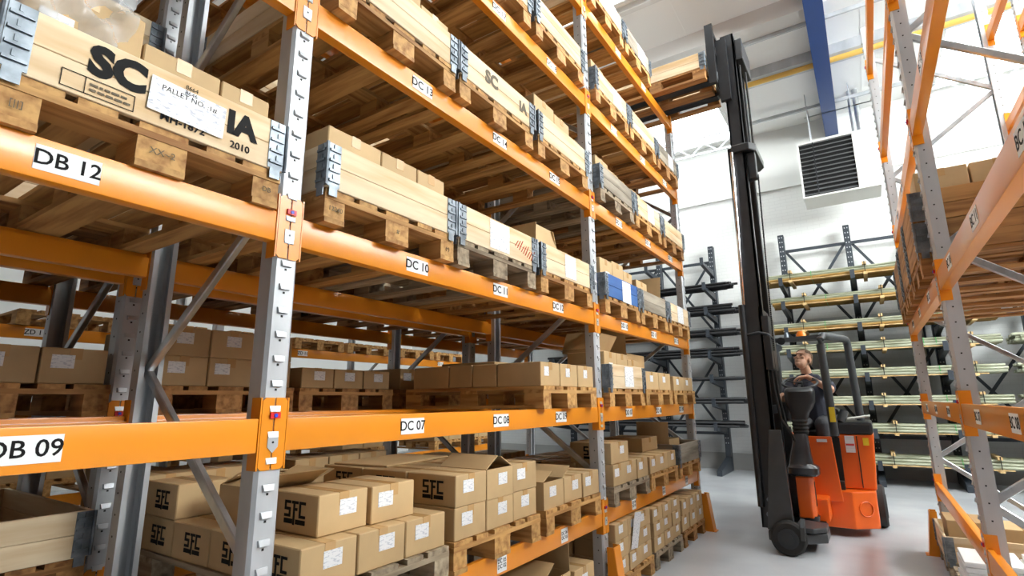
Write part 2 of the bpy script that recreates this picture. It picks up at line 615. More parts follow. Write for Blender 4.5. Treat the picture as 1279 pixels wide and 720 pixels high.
def plate(parent, y, z, txt, w, h, size, lines=.9):
    p = link('label_plate', cached(('plate', w, h), lambda: MB().box(0, .0012, -w / 2, w / 2, -h / 2, h / 2).mesh('label_plate', 'paper')), parent, (.0034, y, z))
    link('lettering', text_mesh(txt, size, 'ink', size * .012, lines), p, (.0012, 0, 0))
    return p


def rack_beam(x, face, ya, yb, zt, label, texts=(), pins=True, group=None, psize=(.15, .07, .06)):
    """beam between two posts; ya and yb are the facing post edges"""
    L = yb - ya
    if face > 0:
        t = thing('rack_beam', label, 'beam', (x, ya, zt), 0, group)
    else:
        t = thing('rack_beam', label, 'beam', (x, yb, zt), PI, group)
    link('rail', beam_mesh(L), t)
    link('connector', connector_mesh(), t)
    c2 = link('connector', connector_mesh(), t, (0, L, 0)); c2.scale = (1, -1, 1)
    if pins:
        link('lock_pin', pin_mesh(), t, (0, -.05, .012))
        link('tab', tab_mesh(), t, (0, -.05, -.07))
    for (fy, s) in texts:
        if '\n' in s:
            plate(t, fy * L, -.058, s, .09, .085, .03)
        else:
            plate(t, fy * L, -.056, s, psize[0], psize[1], psize[2])
    return t


# post centre lines and the bays between them
UY = [-1.65, 1.153, 3.953, 6.628]
UYN = ['beside the camera', 'nearest the camera', 'in the middle of the run', 'at the far end']
LB = {'DB': (UY[0] + .05, UY[1] - .05), 'DC': (UY[1] + .05, UY[2] - .05), 'DD': (UY[2] + .05, UY[3] - .05)}
BAYN = {'DB': 'near bay', 'DC': 'middle bay', 'DD': 'far bay'}
HT = 5.165
for i in (1, 2, 3):
    upright_frame(LX, UY[i], 1, HT, 'grey steel rack frame %s, left of the aisle' % UYN[i], 2 if i == 1 else 1)
TXT = {('DC', 2): [(.242, 'DC 07'), (.508, 'DC 08'), (.775, 'DC 09')], ('DC', 3): [(.242, 'DC 10'), (.508, 'DC 11'), (.775, 'DC 12')],
       ('DC', 1): [(.245, 'DC 04\nDC 01'), (.508, 'DC 05\nDC 02'), (.775, 'DC 06\nDC 03')],
       ('DC', 4): [(.242, 'DC 13'), (.508, 'DC 14'), (.775, 'DC 15')], ('DC', 5): [(.508, 'DC 17'), (.775, 'DC 18')],
       ('DD', 1): [(.21, 'DD 04\nDD 01'), (.52, 'DD 05\nDD 02'), (.82, 'DD 06\nDD 03')],
       ('DD', 2): [(.21, 'DD 07'), (.52, 'DD 08'), (.82, 'DD 09')], ('DD', 3): [(.21, 'DD 10'), (.52, 'DD 11'), (.82, 'DD 12')],
       ('DD', 4): [(.21, 'DD 13'), (.52, 'DD 14'), (.82, 'DD 15')], ('DD', 5): [(.21, 'DD 16'), (.52, 'DD 17'), (.82, 'DD 18')],
       ('DD', 6): [(.3, 'DD 19'), (.6, 'DD 20')],
       ('DB', 2): [(.77, 'DB 09')], ('DB', 3): [(.765, 'DB 12')]}
for bay, (ya, yb) in LB.items():
    for l in range(1, 7):
        if bay == 'DB' and l in (1, 5, 6):
            continue
        tx = TXT.get((bay, l), [])
        two = any('\n' in s for _, s in tx)
        lab = 'orange front beam of %s, %s, rack left of the aisle' % (LEVN[l], BAYN[bay])
        lab = {('DB', 2): 'orange front beam lettered DB 09, at the lower left edge', ('DB', 3): 'orange front beam lettered DB 12, under the large SC crate',
               ('DC', 2): 'orange front beam lettered DC 07 to DC 09 at eye level', ('DC', 3): 'orange front beam lettered DC 10 to DC 12 carrying three crates'}.get((bay, l), lab)
        rack_beam(LX, 1, ya, yb, LEV[l], lab, tx)
        rack_beam(LX - DEPTH, -1, ya, yb, LEV[l], 'orange rear beam of %s, %s, rack left of the aisle' % (LEVN[l], BAYN[bay]), (), False)

# second run standing back to back with the first, and a third one across the next aisle
X2 = LX - DEPTH - .2
for i in (1, 2, 3):
    upright_frame(X2, UY[i], 1, HT, 'grey steel frame of the back-to-back rack behind, %s' % UYN[i], 1)
for bay, (ya, yb) in LB.items():
    for l in range(1, 6):
        rack_beam(X2, 1, ya, yb, LEV[l], 'shaded orange beam of back-to-back rack behind, facing side, %s, %s' % (LEVN[l], BAYN[bay]), (), l < 4)
        if l < 5:
            rack_beam(X2 - DEPTH, -1, ya, yb, LEV[l], 'shaded orange beam of back-to-back rack behind, far side, %s, %s' % (LEVN[l], BAYN[bay]), (), False)
X3 = -6.3
Y3 = [.5, 3.3, 6.1, 8.9]
for i, yy in enumerate(Y3):
    upright_frame(X3, yy, 1, 4.4, 'grey frame of the distant rack across the next aisle, %s from near end' % ORD[i], 0)
for i in range(3):
    for l in (1, 2, 3, 4):
        rack_beam(X3, 1, Y3[i] + .05, Y3[i + 1] - .05, LEV[l], 'orange beam of distant rack across next aisle, %s, %s bay' % (LEVN[l], ORD[i]), [(.4, 'ZD 11')] if l == 3 else (), False)

# rack on the right of the aisle and the run behind it
RYA, RYB = 6.715, 3.965
RYC = RYB - 2.75
for yy, n in ((RYA, 'far end'), (RYB, 'near')):
    upright_frame(RXF, yy, -1, 5.6, 'grey steel rack frame right of the aisle, %s one' % n, 1)
RB = {'far': (RYB + .05, RYA - .05), 'near': (RYC + .05, RYB - .05)}
for bay, (ya, yb) in RB.items():
    for l in range(1, 7):
        tx = {2: [(.2, 'BC 07'), (.5, 'BC 08'), (.8, 'BC 09')], 3: [(.2, 'BC 10'), (.5, 'BC 11'), (.8, 'BC 12')], 4: [(.3, 'BC 13'), (.6, 'BC 14')]}.get(l, [])
        if bay == 'far':
            tx = [(a, s.replace('BC', 'BD')) for a, s in tx]
        rack_beam(RXF, -1, ya, yb, LEV[l] + .015, 'orange front beam of %s, %s bay, rack right of the aisle' % (LEVN[l], bay), tx)
        rack_beam(RXF + DEPTH, 1, ya, yb, LEV[l] + .015, 'orange rear beam of %s, %s bay, rack right of the aisle' % (LEVN[l], bay), (), False)
XR2 = RXF + DEPTH + .2
upright_frame(XR2, RYA, -1, 5.6, 'grey steel frame of the second run behind the right-hand rack', 1)
for l in (4, 5, 6):
    rack_beam(XR2, -1, *RB['far'], LEV[l] + .015, 'orange beam of second run behind the right-hand rack, %s' % LEVN[l], (), False)


def post_guard(x, y, face, label):
    t = thing('post_guard', label, 'post guard', (x + face * .03, y, 0), 0 if face > 0 else PI)
    h = .40
    m1 = cached('guard_front', lambda: MB().hexa([(.1, -.058, .006), (.106, -.058, .006), (.106, .058, .006), (.1, .058, .006)], [(.05, -.055, h), (.056, -.055, h), (.056, .055, h), (.05, .055, h)]).mesh('guard_face', 'orange'))
    m2 = cached('guard_side', lambda: MB().hexa([(.0, -.003, .006), (.102, -.003, .006), (.102, .003, .006), (.0, .003, .006)], [(0, -.003, h), (.052, -.003, h), (.052, .003, h), (0, .003, h)]).mesh('guard_wing', 'orange'))
    m3 = cached('guard_base', lambda: MB().box(0, .13, -.06, .06, 0, .006).mesh('base_plate', 'orange'))
    link('guard_face', m1, t)
    link('guard_wing', m2, t, (0, -.056, 0))
    link('guard_wing', m2, t, (0, .056, 0))
    link('base_plate', m3, t)


post_guard(LX, UY[2], 1, 'orange steel post guard at the foot of the middle left post')
post_guard(LX, UY[3], 1, 'orange steel post guard at the far end of the left rack')
post_guard(RXF, RYA, -1, 'orange steel post guard at the far post right of the aisle')

# ------------------------------------------------------------------ loads: pallets, collars, cartons
def plank(kind, L, W, H, v):
    """board with its length along local X; v picks a slightly different cut"""
    def mk():
        r = random.Random(v * 17 + int(L * 100))
        a = [r.uniform(-.004, .004) for _ in range(4)]
        mb = MB().hexa([(-L / 2 + a[0], -W / 2, 0), (L / 2 + a[1], -W / 2 + a[2] * .5, 0), (L / 2 + a[1], W / 2, 0), (-L / 2 + a[0], W / 2 + a[3] * .5, 0)],
                       [(-L / 2 + a[0], -W / 2, H), (L / 2 + a[1], -W / 2 + a[2] * .5, H), (L / 2 + a[1], W / 2, H), (-L / 2 + a[0], W / 2 + a[3] * .5, H)])
        return mb.mesh('board', kind)
    return cached(('plank', kind, L, W, H, v), mk)


STAMPS = {}


def pallet(x, y, z, face, label, kind='wood_new', rz=0.0, short=False, stamp=None, group='wooden pallets'):
    """standard four-way pallet; the short side looks along +X (face 1) or -X; origin at the middle of that side"""
    t = thing('wooden_pallet', label, 'pallet', (x, y, z), (0 if face > 0 else PI) + rz, group)
    rr = random.Random(int((x * 31 + y * 17 + z * 7) * 100))
    V = lambda: rr.randrange(4)
    D = 1.2
    ys = (-.35, 0, .35)
    ws = (.10, .145, .10)
    for yy, ww in zip(ys, ws):
        link('bottom_board', plank(kind, D, ww, .022, V()), t, (-D / 2, yy, 0))
        for xx in (-.0725, -.6, -1.1275):
            link('block', plank(kind, .145, ww, .078, V()), t, (xx, yy, .022))
    for xx in (-.0725, -.6, -1.1275):
        link('cross_board', plank(kind, .8, .145, .022, V()), t, (xx, 0, .1), (0, 0, PI / 2))
    for yy, ww in zip((-.3275, -.178, 0, .178, .3275), (.145, .1, .145, .1, .145)):
        link('deck_board', plank(kind, D, ww, .022, V()), t, (-D / 2, yy, .122))
    if stamp:
        for (yy, s, sz) in stamp:
            link('stamp', text_mesh(s, sz, 'ink_soft'), t, (.0045, yy, .06))
    return t


def hinge_mesh(tab=True):
    """folding corner hinge of a pallet collar: ribbed leaf on the front, ribbed leaf on the side"""
    def mk():
        mb = MB().use('zinc')
        for side in (0, 1):
            def B(a, b, c, d, e, f):
                # a..b along the board, c..d outward, e..f height
                if side == 0:
                    mb.box(c, d, a, b, e, f)
                else:
                    mb.box(-b, -a, -d, -c, e, f)
            B(.004, .064, .0, .003, .004, .192)
            for i in range(4):
                B(.008, .060, .003, .0095, .024 + i * .044, .034 + i * .044)
                B(.026, .034, .003, .0075, .036 + i * .044, .056 + i * .044)
            if tab:
                B(.014, .054, .0, .004, -.035, .01)
        mb.tube([(.004, -.004, .004), (.004, -.004, .192)], .007, 8)
        return mb.mesh('hinge')
    return cached(('hinge', tab), mk)


def collar_board(kind, L, t=.02, h=.195):
    return cached(('cb', kind, L, h), lambda: MB().box(-L / 2, L / 2, -t / 2, t / 2, 0, h).mesh('board', kind, bevel=.002, seg=1))


def collar(x, y, z, face, label, kind='ply', group='pallet collars', rz=0.0, tab=True):
    t = thing('pallet_collar', label, 'crate', (x, y, z), (0 if face > 0 else PI) + rz, group)
    D, W = 1.215, .812
    for zz in (0, .0985):
        for xx in (-.011, -D + .011):
            link('board', collar_board(kind, W - .004, h=.0965), t, (xx, 0, zz), (0, 0, PI / 2))
        for yy in (-W / 2 + .011, W / 2 - .011):
            link('board', collar_board(kind, D - .044, h=.0965), t, (-D / 2, yy, zz))
    h = hinge_mesh(tab)
    link('hinge', h, t, (0, -W / 2, 0))
    o = link('hinge', h, t, (0, W / 2, 0)); o.scale = (1, -1, 1)
    o = link('hinge', h, t, (-D, -W / 2, 0)); o.scale = (-1, 1, 1)
    o = link('hinge', h, t, (-D, W / 2, 0)); o.scale = (-1, -1, 1)
    return t


def logo_mesh():
    """block lettering of the carton maker: SFC over two bars, in the local XZ plane facing -Y, 1 unit wide"""
    def mk():
        mb = MB()
        def R(x0, x1, z0, z1):
            mb.box(x0, x1, -.004, 0.004, z0, z1)
        t = .085
        # S
        R(0, .3, .62, .62 + t); R(0, t, .47, .62); R(0, .3, .42, .42 + t); R(.3 - t, .3, .27, .42); R(0, .3, .22, .22 + t)
        # F, with its long foot
        R(.35, .66, .62, .62 + t); R(.42, .42 + t, .0, .62); R(.42, .62, .42, .42 + t)
        # C
        R(.7, 1, .62, .62 + t); R(.7, .7 + t, .3, .62); R(.7, 1, .22, .22 + t)
        # bars
        R(0, .4, .03, .17); R(.55, 1, .03, .17)
        mb.v = [(x - .5, y, z - .35) for x, y, z in mb.v]
        return mb.mesh('logo', 'ink')
    return cached('logo', mk)


def carton_mesh(w, d, h, top):
    def mk():
        mb = MB()
        W = w / 2
        if top:
            mb.box(-d, 0, -W, W, 0, h)
            return mb.mesh('cardboard_box', 'carton', bevel=.004, seg=1)
        t = .006
        mb.use('carton')
        mb.box(-d, 0, -W, W, 0, t)
        mb.box(-t, 0, -W, W, t, h).box(-d, -d + t, -W, W, t, h).box(-d + t, -t, -W, -W + t, t, h).box(-d + t, -t, W - t, W, t, h)
        return mb.mesh('cardboard_box')
    return cached(('carton', w, d, h, top), mk)


def carton(x, y, z, face, w, d, h, label, logo=False, sticker=True, tape=True, flaps=None, rz=0.0, group='cardboard boxes', cat='box', stk=None):
    """carton whose front (w wide) looks along +X; origin at the middle of the front bottom edge; logo on the -Y side"""
    o = link('cardboard_box', carton_mesh(w, d, h, flaps is None), None, (x, y, z), (0, 0, (0 if face > 0 else PI) + rz))
    tag(o, label, cat, group, 'thing')
    rr = random.Random(int((x * 13 + y * 29 + z * 11) * 1000))
    if tape and flaps is None:
        def mk():
            mb = MB()
            mb.prism([(-d, h - .001), (-.001, h - .001), (-.001, h - .05), (.0012, h - .05), (.0012, h + .001), (-d, h + .001)], 'y', -.024, .024)
            return mb.mesh('tape', 'tape')
        link('tape', cached(('tape', d, h), mk), o)
    if sticker:
        sw, sh = stk or (min(.085, w * .4), min(.06, h * .45))
        k = link('sticker', cached(('stk', sw, sh), lambda: MB().box(0, .0012, -sw / 2, sw / 2, -sh / 2, sh / 2).mesh('sticker', 'sticker')), o,
                 (.0006, rr.uniform(-.06, .03) * w / .26, h * .62))
    if logo:
        s = min(d * .42, h * .95)
        k = link('logo', logo_mesh(), o, (-d * .45, -w / 2, h * .5))
        k.scale = (s, .4, s * .95)
    if flaps:
        # flaps: angles in degrees of (front, back, near, far); 0 = closed flat, 90 = upright
        fl = .5 * d
        for nm, ang in zip('fbns', flaps):
            if ang is None:
                continue
            a = math.radians(ang)
            if nm in 'fb':
                ln = min(.5 * d, w * .5)
                me = cached(('flap', w, ln), lambda: MB().box(0, ln, -w / 2 + .006, w / 2 - .006, 0, .004).mesh('flap', 'carton'))
                if nm == 'f':
                    link('flap', me, o, (0, 0, h), (0, a - PI, 0) if False else (0, -(PI - a), 0))
                else:
                    link('flap', me, o, (-d, 0, h), (0, -a, 0))
            else:
                ln = w * .5
                me = cached(('flaps', d, ln), lambda: MB().box(-d + .004, -.004, 0, ln, 0, .004).mesh('flap', 'carton'))
                if nm == 'n':
                    link('flap', me, o, (0, -w / 2, h), (a, 0, 0))
                else:
                    link('flap', me, o, (0, w / 2, h), (PI - a, 0, 0))
    return o


def sheet_on(parent, y, z, w, h, txt=None, tilt=0.0, red=False, x=.0015):
    p = link('paper_sheet', cached(('sheet', w, h), lambda: MB().box(0, .001, -w / 2, w / 2, -h / 2, h / 2).mesh('paper_sheet', 'sheet')), parent, (x, y, z), (tilt, 0, 0))
    if txt:
        link('lettering', text_mesh(txt[0], txt[1], 'ink', txt[1] * .004), p, (.001, txt[2], txt[3]))
    return p


def where(bay, lv, i):
    return '%s pallet of %s, %s' % (ORD[i], LEVN[lv], BAYN[bay])


SLOT = {'DB': [-1.15, -.25, .685], 'DC': [1.665, 2.505, 3.375], 'DD': [4.42, 5.27, 6.13]}
PFX = LX + .055      # pallets overhang the beam a little
PH = .144


def shelf_pallet(bay, lv, i, kind='wood_new', stamp=None, dx=0.0):
    return pallet(PFX + dx, SLOT[bay][i], LEV[lv] + .001, 1,
                  '%s wooden pallet, %s, left rack' % ({'wood_new': 'pale', 'wood_old': 'weathered grey', 'wood_mid': 'honey-brown'}[kind], where(bay, lv, i)), kind, stamp=stamp)


def shelf_collar(bay, lv, i, kind='ply', n=1, dx=0.0):
    out = []
    for k in range(n):
        nm = {'ply': 'pale plywood', 'ply_old': 'weathered grey plywood', 'ply_blue': 'blue painted'}[kind]
        out.append(collar(PFX + dx + .0065, SLOT[bay][i], LEV[lv] + PH + .002 + k * .2, 1,
                          '%s hinged collar crate, %s, left rack' % (nm, where(bay, lv, i)), kind))
    return out


def inside(bay, lv, i, tops, d=.34, top0=.27, rows=1, adj='brown'):
    """cartons standing inside a collar; tops = list of (width, height)"""
    y = SLOT[bay][i] - .375
    for j, (wd, hh) in enumerate(tops):
        if hh:
            carton(PFX - (.085 if bay == 'DB' else .045), y + wd / 2, LEV[lv] + PH + .002, 1, wd - .006, d, hh,
                   '%s carton, %s inside crate, %s, left rack' % (adj, ORD[j], where(bay, lv, i)), sticker=(j % 2 == 0), stk=(.08, .05))
        y += wd


def tiers(bay, lv, i, cols, rows, counts, w=.26, d=.32, h=.15, y0=None, logo=True, x0=None, skip=(), flaps={}, old=''):
    """cartons stacked on a pallet: counts[r][c] = number of tiers in depth row r, column c"""
    base = LEV[lv] + PH + .002
    yl = SLOT[bay][i] - w * cols / 2 if y0 is None else y0
    for r in range(rows):
        for c in range(cols):
            for k in range(counts[r][c]):
                if r > 0 and c > 0 and k < counts[r][c] - 1 and counts[r - 1][c] > k:
                    continue          # buried in the stack
                fl = flaps.get((r, c, k))
                tail = ', %s' % where(bay, lv, i)
                lab = '%s carton, tier %s, row %s, column %s%s' % ('open brown' if fl else 'brown', ['one', 'two', 'three', 'four'][k], ['one', 'two', 'three', 'four'][r], ['one', 'two', 'three', 'four'][c], tail)
                jx, jy = random.uniform(-.006, .006), random.uniform(-.004, .004)
                carton((PFX - .012 if x0 is None else x0) - r * d + jx, yl + (c + .5) * w + jy, base + k * (h + .001), 1, w - .008, d - .008, h,
                       lab, logo=logo and c == 0, sticker=(r == 0), flaps=fl, rz=random.uniform(-.012, .012))


# ---- near bay, third shelf: the crate above the DB 12 label
shelf_pallet('DB', 3, 2, 'wood_new', [(-.35, '[||]', .026), (.0, 'XX~2', .03), (.35, 'DB', .026)], dx=-.036)
c0 = shelf_collar('DB', 3, 2, dx=-.036)[0]
c0['label'] = 'pale plywood collar crate with large SC and IA lettering above DB 12'
link('lettering', text_mesh('SC', .125, 'ink', .007), c0, (.0012, -.145, .122))
link('lettering', text_mesh('IA', .115, 'ink', .006), c0, (.0012, .235, .112))
link('lettering', text_mesh('MH-1872', .036, 'ink', .0008), c0, (.0012, .045, .036))
link('lettering', text_mesh('2010', .036, 'ink', .0004), c0, (.0012, .235, .034))
def stampbox():
    mb = MB()
    for (a, b, c, d) in ((-.09, .09, .0, .002), (-.09, .09, .05, .052), (-.09, -.088, 0, .052), (.088, .09, 0, .052), (-.035, -.033, 0, .052)):
        mb.box(0, .0008, a, b, c, d)
    return mb.mesh('stamp', 'ink')
link('stamp', stampbox(), c0, (.001, -.185, .012))
mb = MB()
rr = random.Random(5)
for row in range(2):
    yy = -.05
    while yy < .045:
        ln = rr.uniform(.008, .02)
        mb.box(0, .0008, yy, yy + ln, row * .016, row * .016 + .007)
        yy += ln + .004
link('small_print', mb.mesh('small_print', 'ink_soft'), c0, (.001, -.158, .026))['kind'] = 'stuff'
s = sheet_on(c0, .055, .098, .235, .115, ('PALLET NO. :1#', .025, 0.0, .03), tilt=-.03, x=.0045)
link('lettering', text_mesh('8664\n8646', .02, 'ink'), s, (.001, .0, .058))
inside('DB', 3, 2, [(.30, .36), (.25, .29), (.19, .29)])
def film_mesh():
    mb = MB()
    rr = random.Random(3)
    n = 14
    for i in range(n + 1):
        for j in range(n + 1):
            mb.v.append((-.30 * i / n + rr.uniform(-.008, .008), .27 * j / n + rr.uniform(-.008, .008), .05 * math.sin(i * .9) * math.sin(j * .8) * .6 + rr.uniform(-.006, .006)))
    for i in range(n):
        for j in range(n):
            a = i * (n + 1) + j
            mb.f.append((a, a + 1, a + n + 2, a + n + 1)); mb.mi.append(0)
    return mb.mesh('film', 'film', smooth=1.5)
pf = tag(link('plastic_wrap', film_mesh(), None, (PFX - .066, .30, LEV[3] + PH + .205), (0, PI / 2, 0)), 'crumpled clear plastic wrap on the cartons above the DB 12 label', 'wrap', None, 'thing')

# ---- middle bay
for lv, ks in ((3, ('wood_new', 'wood_old', 'wood_new')), (4, ('wood_new', 'wood_new', 'wood_new')), (5, ('wood_mid', 'wood_new', 'wood_new'))):
    for i in range(3):
        st = None
        if lv == 3 and i == 0:
            st = [(-.35, '12240', .028), (0, '#', .03), (.35, '(+)', .024)]
        shelf_pallet('DC', lv, i, ks[i], st)
c = shelf_collar('DC', 3, 0)[0]
inside('DC', 3, 0, [(.30, .30), (.24, .30), (.21, .30)])
c = shelf_collar('DC', 3, 1)[0]
sheet_on(c, -.02, .1, .2, .17)
mb = MB()
for k in range(9):
    mb.bar((0, -.1 + k * .024, -.03), (0, -.08 + k * .024, .02 + .012 * (k % 3)), .0012, .008, up=(1, 0, 0))
link('red_marking', mb.mesh('red_marking', 'ink_red'), c, (.0014, .25, .085), (-.3, 0, 0))['kind'] = 'stuff'
inside('DC', 3, 1, [(.26, .18), (.26, .18), (.23, .18)])
c = shelf_collar('DC', 3, 2)[0]
sheet_on(c, .02, .1, .17, .17)
carton(PFX - .05, SLOT['DC'][2] - .22, LEV[3] + PH + .002, 1, .3, .32, .21, 'open brown carton with raised flaps inside crate above DC 12', flaps=(80, 60, 86, 70), sticker=False)
carton(PFX - .05, SLOT['DC'][2] + .06, LEV[3] + PH + .002, 1, .24, .34, .23, 'brown carton in the middle of the crate above DC 12', stk=(.08, .05))
carton(PFX - .05, SLOT['DC'][2] + .28, LEV[3] + PH + .002, 1, .2, .34, .23, 'brown carton at the far end of the crate above DC 12', stk=(.08, .05))
shelf_collar('DC', 4, 0)
inside('DC', 4, 0, [(.26, .30), (.27, .34), (.23, .28)])
c = shelf_collar('DC', 4, 1)[0]
c['label'] = 'pale plywood crate with SC and IA letters, second pallet, fourth shelf'
link('lettering', text_mesh('SC', .115, 'ink_soft', .005), c, (.0012, -.1, .115))
link('lettering', text_mesh('IA', .1, 'ink_soft', .005), c, (.0012, .26, .1))
shelf_collar('DC', 4, 2)
inside('DC', 4, 2, [(.30, .36), (.25, .34), (.2, .26)])
for i in range(3):
    shelf_collar('DC', 5, i)
inside('DC', 5, 1, [(.3, .26), (.25, .26), (.2, .26)])
inside('DC', 5, 2, [(.3, .25), (.25, .26), (.2, .25)])

# second shelf: only the far slot is taken
shelf_pallet('DC', 2, 2)
base = LEV[2] + PH + .002
for r, dd in enumerate((.34, .2, .2, .34)):
    for cc in range(3):
        if r and cc:
            continue
        carton(PFX - .02 - [0, .35, .56, .77][r], SLOT['DC'][2] - .27 + cc * .265, base, 1, .255, dd, .155,
               'low brown carton above DC 09, row %s, %s from near side' % (['one', 'two', 'three', 'four'][r], ORD[cc]), sticker=(r == 0), stk=(.06, .06))
carton(PFX - .5, SLOT['DC'][2] + .02, base + .157, 1, .5, .5, .03, 'flattened brown carton lying on the boxes above DC 09', sticker=False, tape=False)
# lowest shelf
for i, k in enumerate(('wood_old', 'wood_new', 'wood_new')):
    shelf_pallet('DC', 1, i, k)
tiers('DC', 1, 0, 3, 4, [[1, 1, 1], [1, 1, 1], [1, 1, 1], [2, 1, 1]], w=.262, d=.303, h=.15)
carton(PFX - .10, 1.525, LEV[1] + PH + .154, 1, .245, .32, .152, 'brown SFC carton on the upper tier beside the nearest post', logo=True)
carton(PFX - .09, 1.79, LEV[1] + PH + .154, 1, .255, .32, .152, 'brown carton on the upper tier, second from the nearest post', logo=False)
carton(PFX - .45, 1.50, LEV[1] + PH + .154, 1, .26, .3, .15, 'open brown carton with lifted lid behind the upper SFC carton', flaps=(150, 20, 25, 160), sticker=False)
tiers('DC', 1, 1, 3, 3, [[2, 2, 2], [2, 2, 2], [2, 1, 1]], w=.26, d=.335, h=.15, flaps={(0, 1, 1): (None, None, 30, 28)})
carton(PFX - .58, 2.48, LEV[1] + PH + .304, 1, .6, .4, .012, 'flattened carton sheet resting on the second pallet, lowest shelf', sticker=False, tape=False, rz=.1)
tiers('DC', 1, 2, 3, 3, [[1, 1, 1], [1, 1, 1], [1, 1, 1]], w=.265, d=.35, h=.16, flaps={(0, 0, 0): (None, None, 25, 150)})
carton(PFX - .62, 3.35, LEV[1] + PH + .165, 1, .55, .42, .012, 'flattened carton sheet resting on the third pallet, lowest shelf', sticker=False, tape=False, rz=-.12)
# floor
pallet(PFX, SLOT['DC'][2], 0.001, 1, 'honey-brown wooden pallet on the floor beside the middle post', 'wood_mid')
carton(PFX - .05, 3.18, PH + .003, 1, .36, .36, .22, 'open brown carton with a tall raised flap on the floor pallet', flaps=(None, 60, 30, 88), sticker=False)
carton(PFX - .05, 3.57, PH + .003, 1, .3, .36, .2, 'closed brown carton on the floor pallet beside the middle post')

# ---- far bay
PK = {1: ('wood_old', 'wood_new', 'wood_new'), 2: ('wood_new', 'wood_new', 'wood_new'), 3: ('wood_new', 'wood_new', 'wood_new'),
      4: ('wood_old', 'wood_new', 'wood_mid'), 5: ('wood_new', 'wood_new', 'wood_mid'), 6: ('wood_new', 'wood_new')}
for lv, ks in PK.items():
    for i, k in enumerate(ks):
        shelf_pallet('DD', lv, i, k)
for i, k in enumerate(('wood_new', 'wood_old', 'wood_mid')):
    pallet(PFX, SLOT['DD'][i], .001, 1, '%s wooden pallet on the floor of the far bay, %s one' % ({'wood_new': 'pale', 'wood_old': 'grey', 'wood_mid': 'honey-brown'}[k], ORD[i]), k)
tiers('DD', 0, 0, 3, 2, [[3, 3, 3], [3, 3, 3]], w=.265, d=.36, h=.127, logo=False)
dsh = tag(link('document_sheet', MB().box(0, .002, -.075, .075, -.14, .14).mesh('document_sheet', 'sheet'), None, (PFX + .004, 4.42, .42), (-.12, .12, 0)),
          'white printed sheet hung on the carton stack at the middle post foot', 'paper', None, 'thing')
tiers('DD', 0, 1, 3, 2, [[3, 3, 3], [3, 3, 3]], w=.265, d=.36, h=.12, logo=False)
tiers('DD', 0, 2, 3, 2, [[2, 2, 2], [2, 2, 2]], w=.265, d=.36, h=.15, logo=False)
tiers('DD', 1, 0, 3, 3, [[1, 1, 1], [1, 1, 1], [1, 1, 1]], w=.26, d=.33, h=.16)
carton(PFX - .02, 4.22, LEV[1] + PH + .165, 1, .36, .36, .16, 'brown SFC carton on top of the first stack, lowest shelf, far bay', logo=True)
tiers('DD', 1, 1, 3, 3, [[1, 1, 1], [1, 1, 1], [1, 1, 1]], w=.27, d=.33, h=.15, flaps={(1, 0, 0): (None, None, 25, 30)})
carton(PFX - .2, 5.45, LEV[1] + PH + .155, 1, .45, .4, .13, 'brown carton lying on the second stack, lowest shelf, far bay', sticker=False)
shelf_collar('DD', 1, 2, 'ply_old')
carton(PFX - .12, 6.0, LEV[1] + PH + .003, 1, .36, .36, .24, 'open brown carton standing in the grey crate, lowest shelf, far bay', flaps=(None, None, 86, None), sticker=False)
cs = shelf_collar('DD', 2, 0)[0]
sheet_on(cs, .02, .1, .2, .17)
inside('DD', 2, 0, [(.26, .3), (.25, .3), (.24, .26)])
carton(PFX - .2, 4.36, LEV[2] + PH + .31, 1, .36, .3, .03, 'flattened carton with lifted flaps above first crate, second shelf, far bay', flaps=(120, None, 60, 140), sticker=False)
tiers('DD', 2, 1, 2, 2, [[1, 1], [1, 1]], w=.38, d=.4, h=.17, logo=False)
tiers('DD', 2, 2, 2, 2, [[1, 1], [1, 1]], w=.38, d=.4, h=.15, logo=False)
carton(PFX - .3, 5.45, LEV[2] + PH + .176, 1, .5, .36, .2, 'upright brown carton with open flap on second shelf, far bay', flaps=(None, None, 92, None), sticker=False)
cb = shelf_collar('DD', 3, 0, 'ply_blue')[0]
sheet_on(cb, .07, .09, .2, .19)
inside('DD', 3, 0, [(.26, .34), (.26, .36), (.22, .32)])
shelf_collar('DD', 3, 1, 'ply_old')
inside('DD', 3, 1, [(.3, .3), (.25, .22), (.2, .2)])
cp = shelf_collar('DD', 3, 2)[0]
sheet_on(cp, .02, .1, .22, .19)
carton(PFX - .1, 6.05, LEV[3] + PH + .003, 1, .5, .4, .26, 'open brown carton with raised flap in last crate, third shelf', flaps=(None, 80, 80, None), sticker=False)
shelf_collar('DD', 4, 0, 'ply_old')
inside('DD', 4, 0, [(.28, .3), (.25, .27), (.22, .26)])
cp = shelf_collar('DD', 4, 1)[0]
sheet_on(cp, .05, .1, .2, .18)
inside('DD', 4, 1, [(.26, .27), (.26, .22), (.23, .24)])
shelf_collar('DD', 4, 2)
for i in range(3):
    cp = shelf_collar('DD', 5, i, 'ply' if i < 2 else 'ply_old')[0]
    if i != 1:
        sheet_on(cp, .1, .1, .2, .17)
inside('DD', 5, 0, [(.28, .3), (.25, .26), (.22, .26)])
inside('DD', 5, 2, [(.25, .26), (.25, .26), (.25, .26)])
for i in range(2):
    cp = shelf_collar('DD', 6, i, 'ply' if i == 0 else 'ply_old')[0]
    sheet_on(cp, .1, .1, .22, .18)

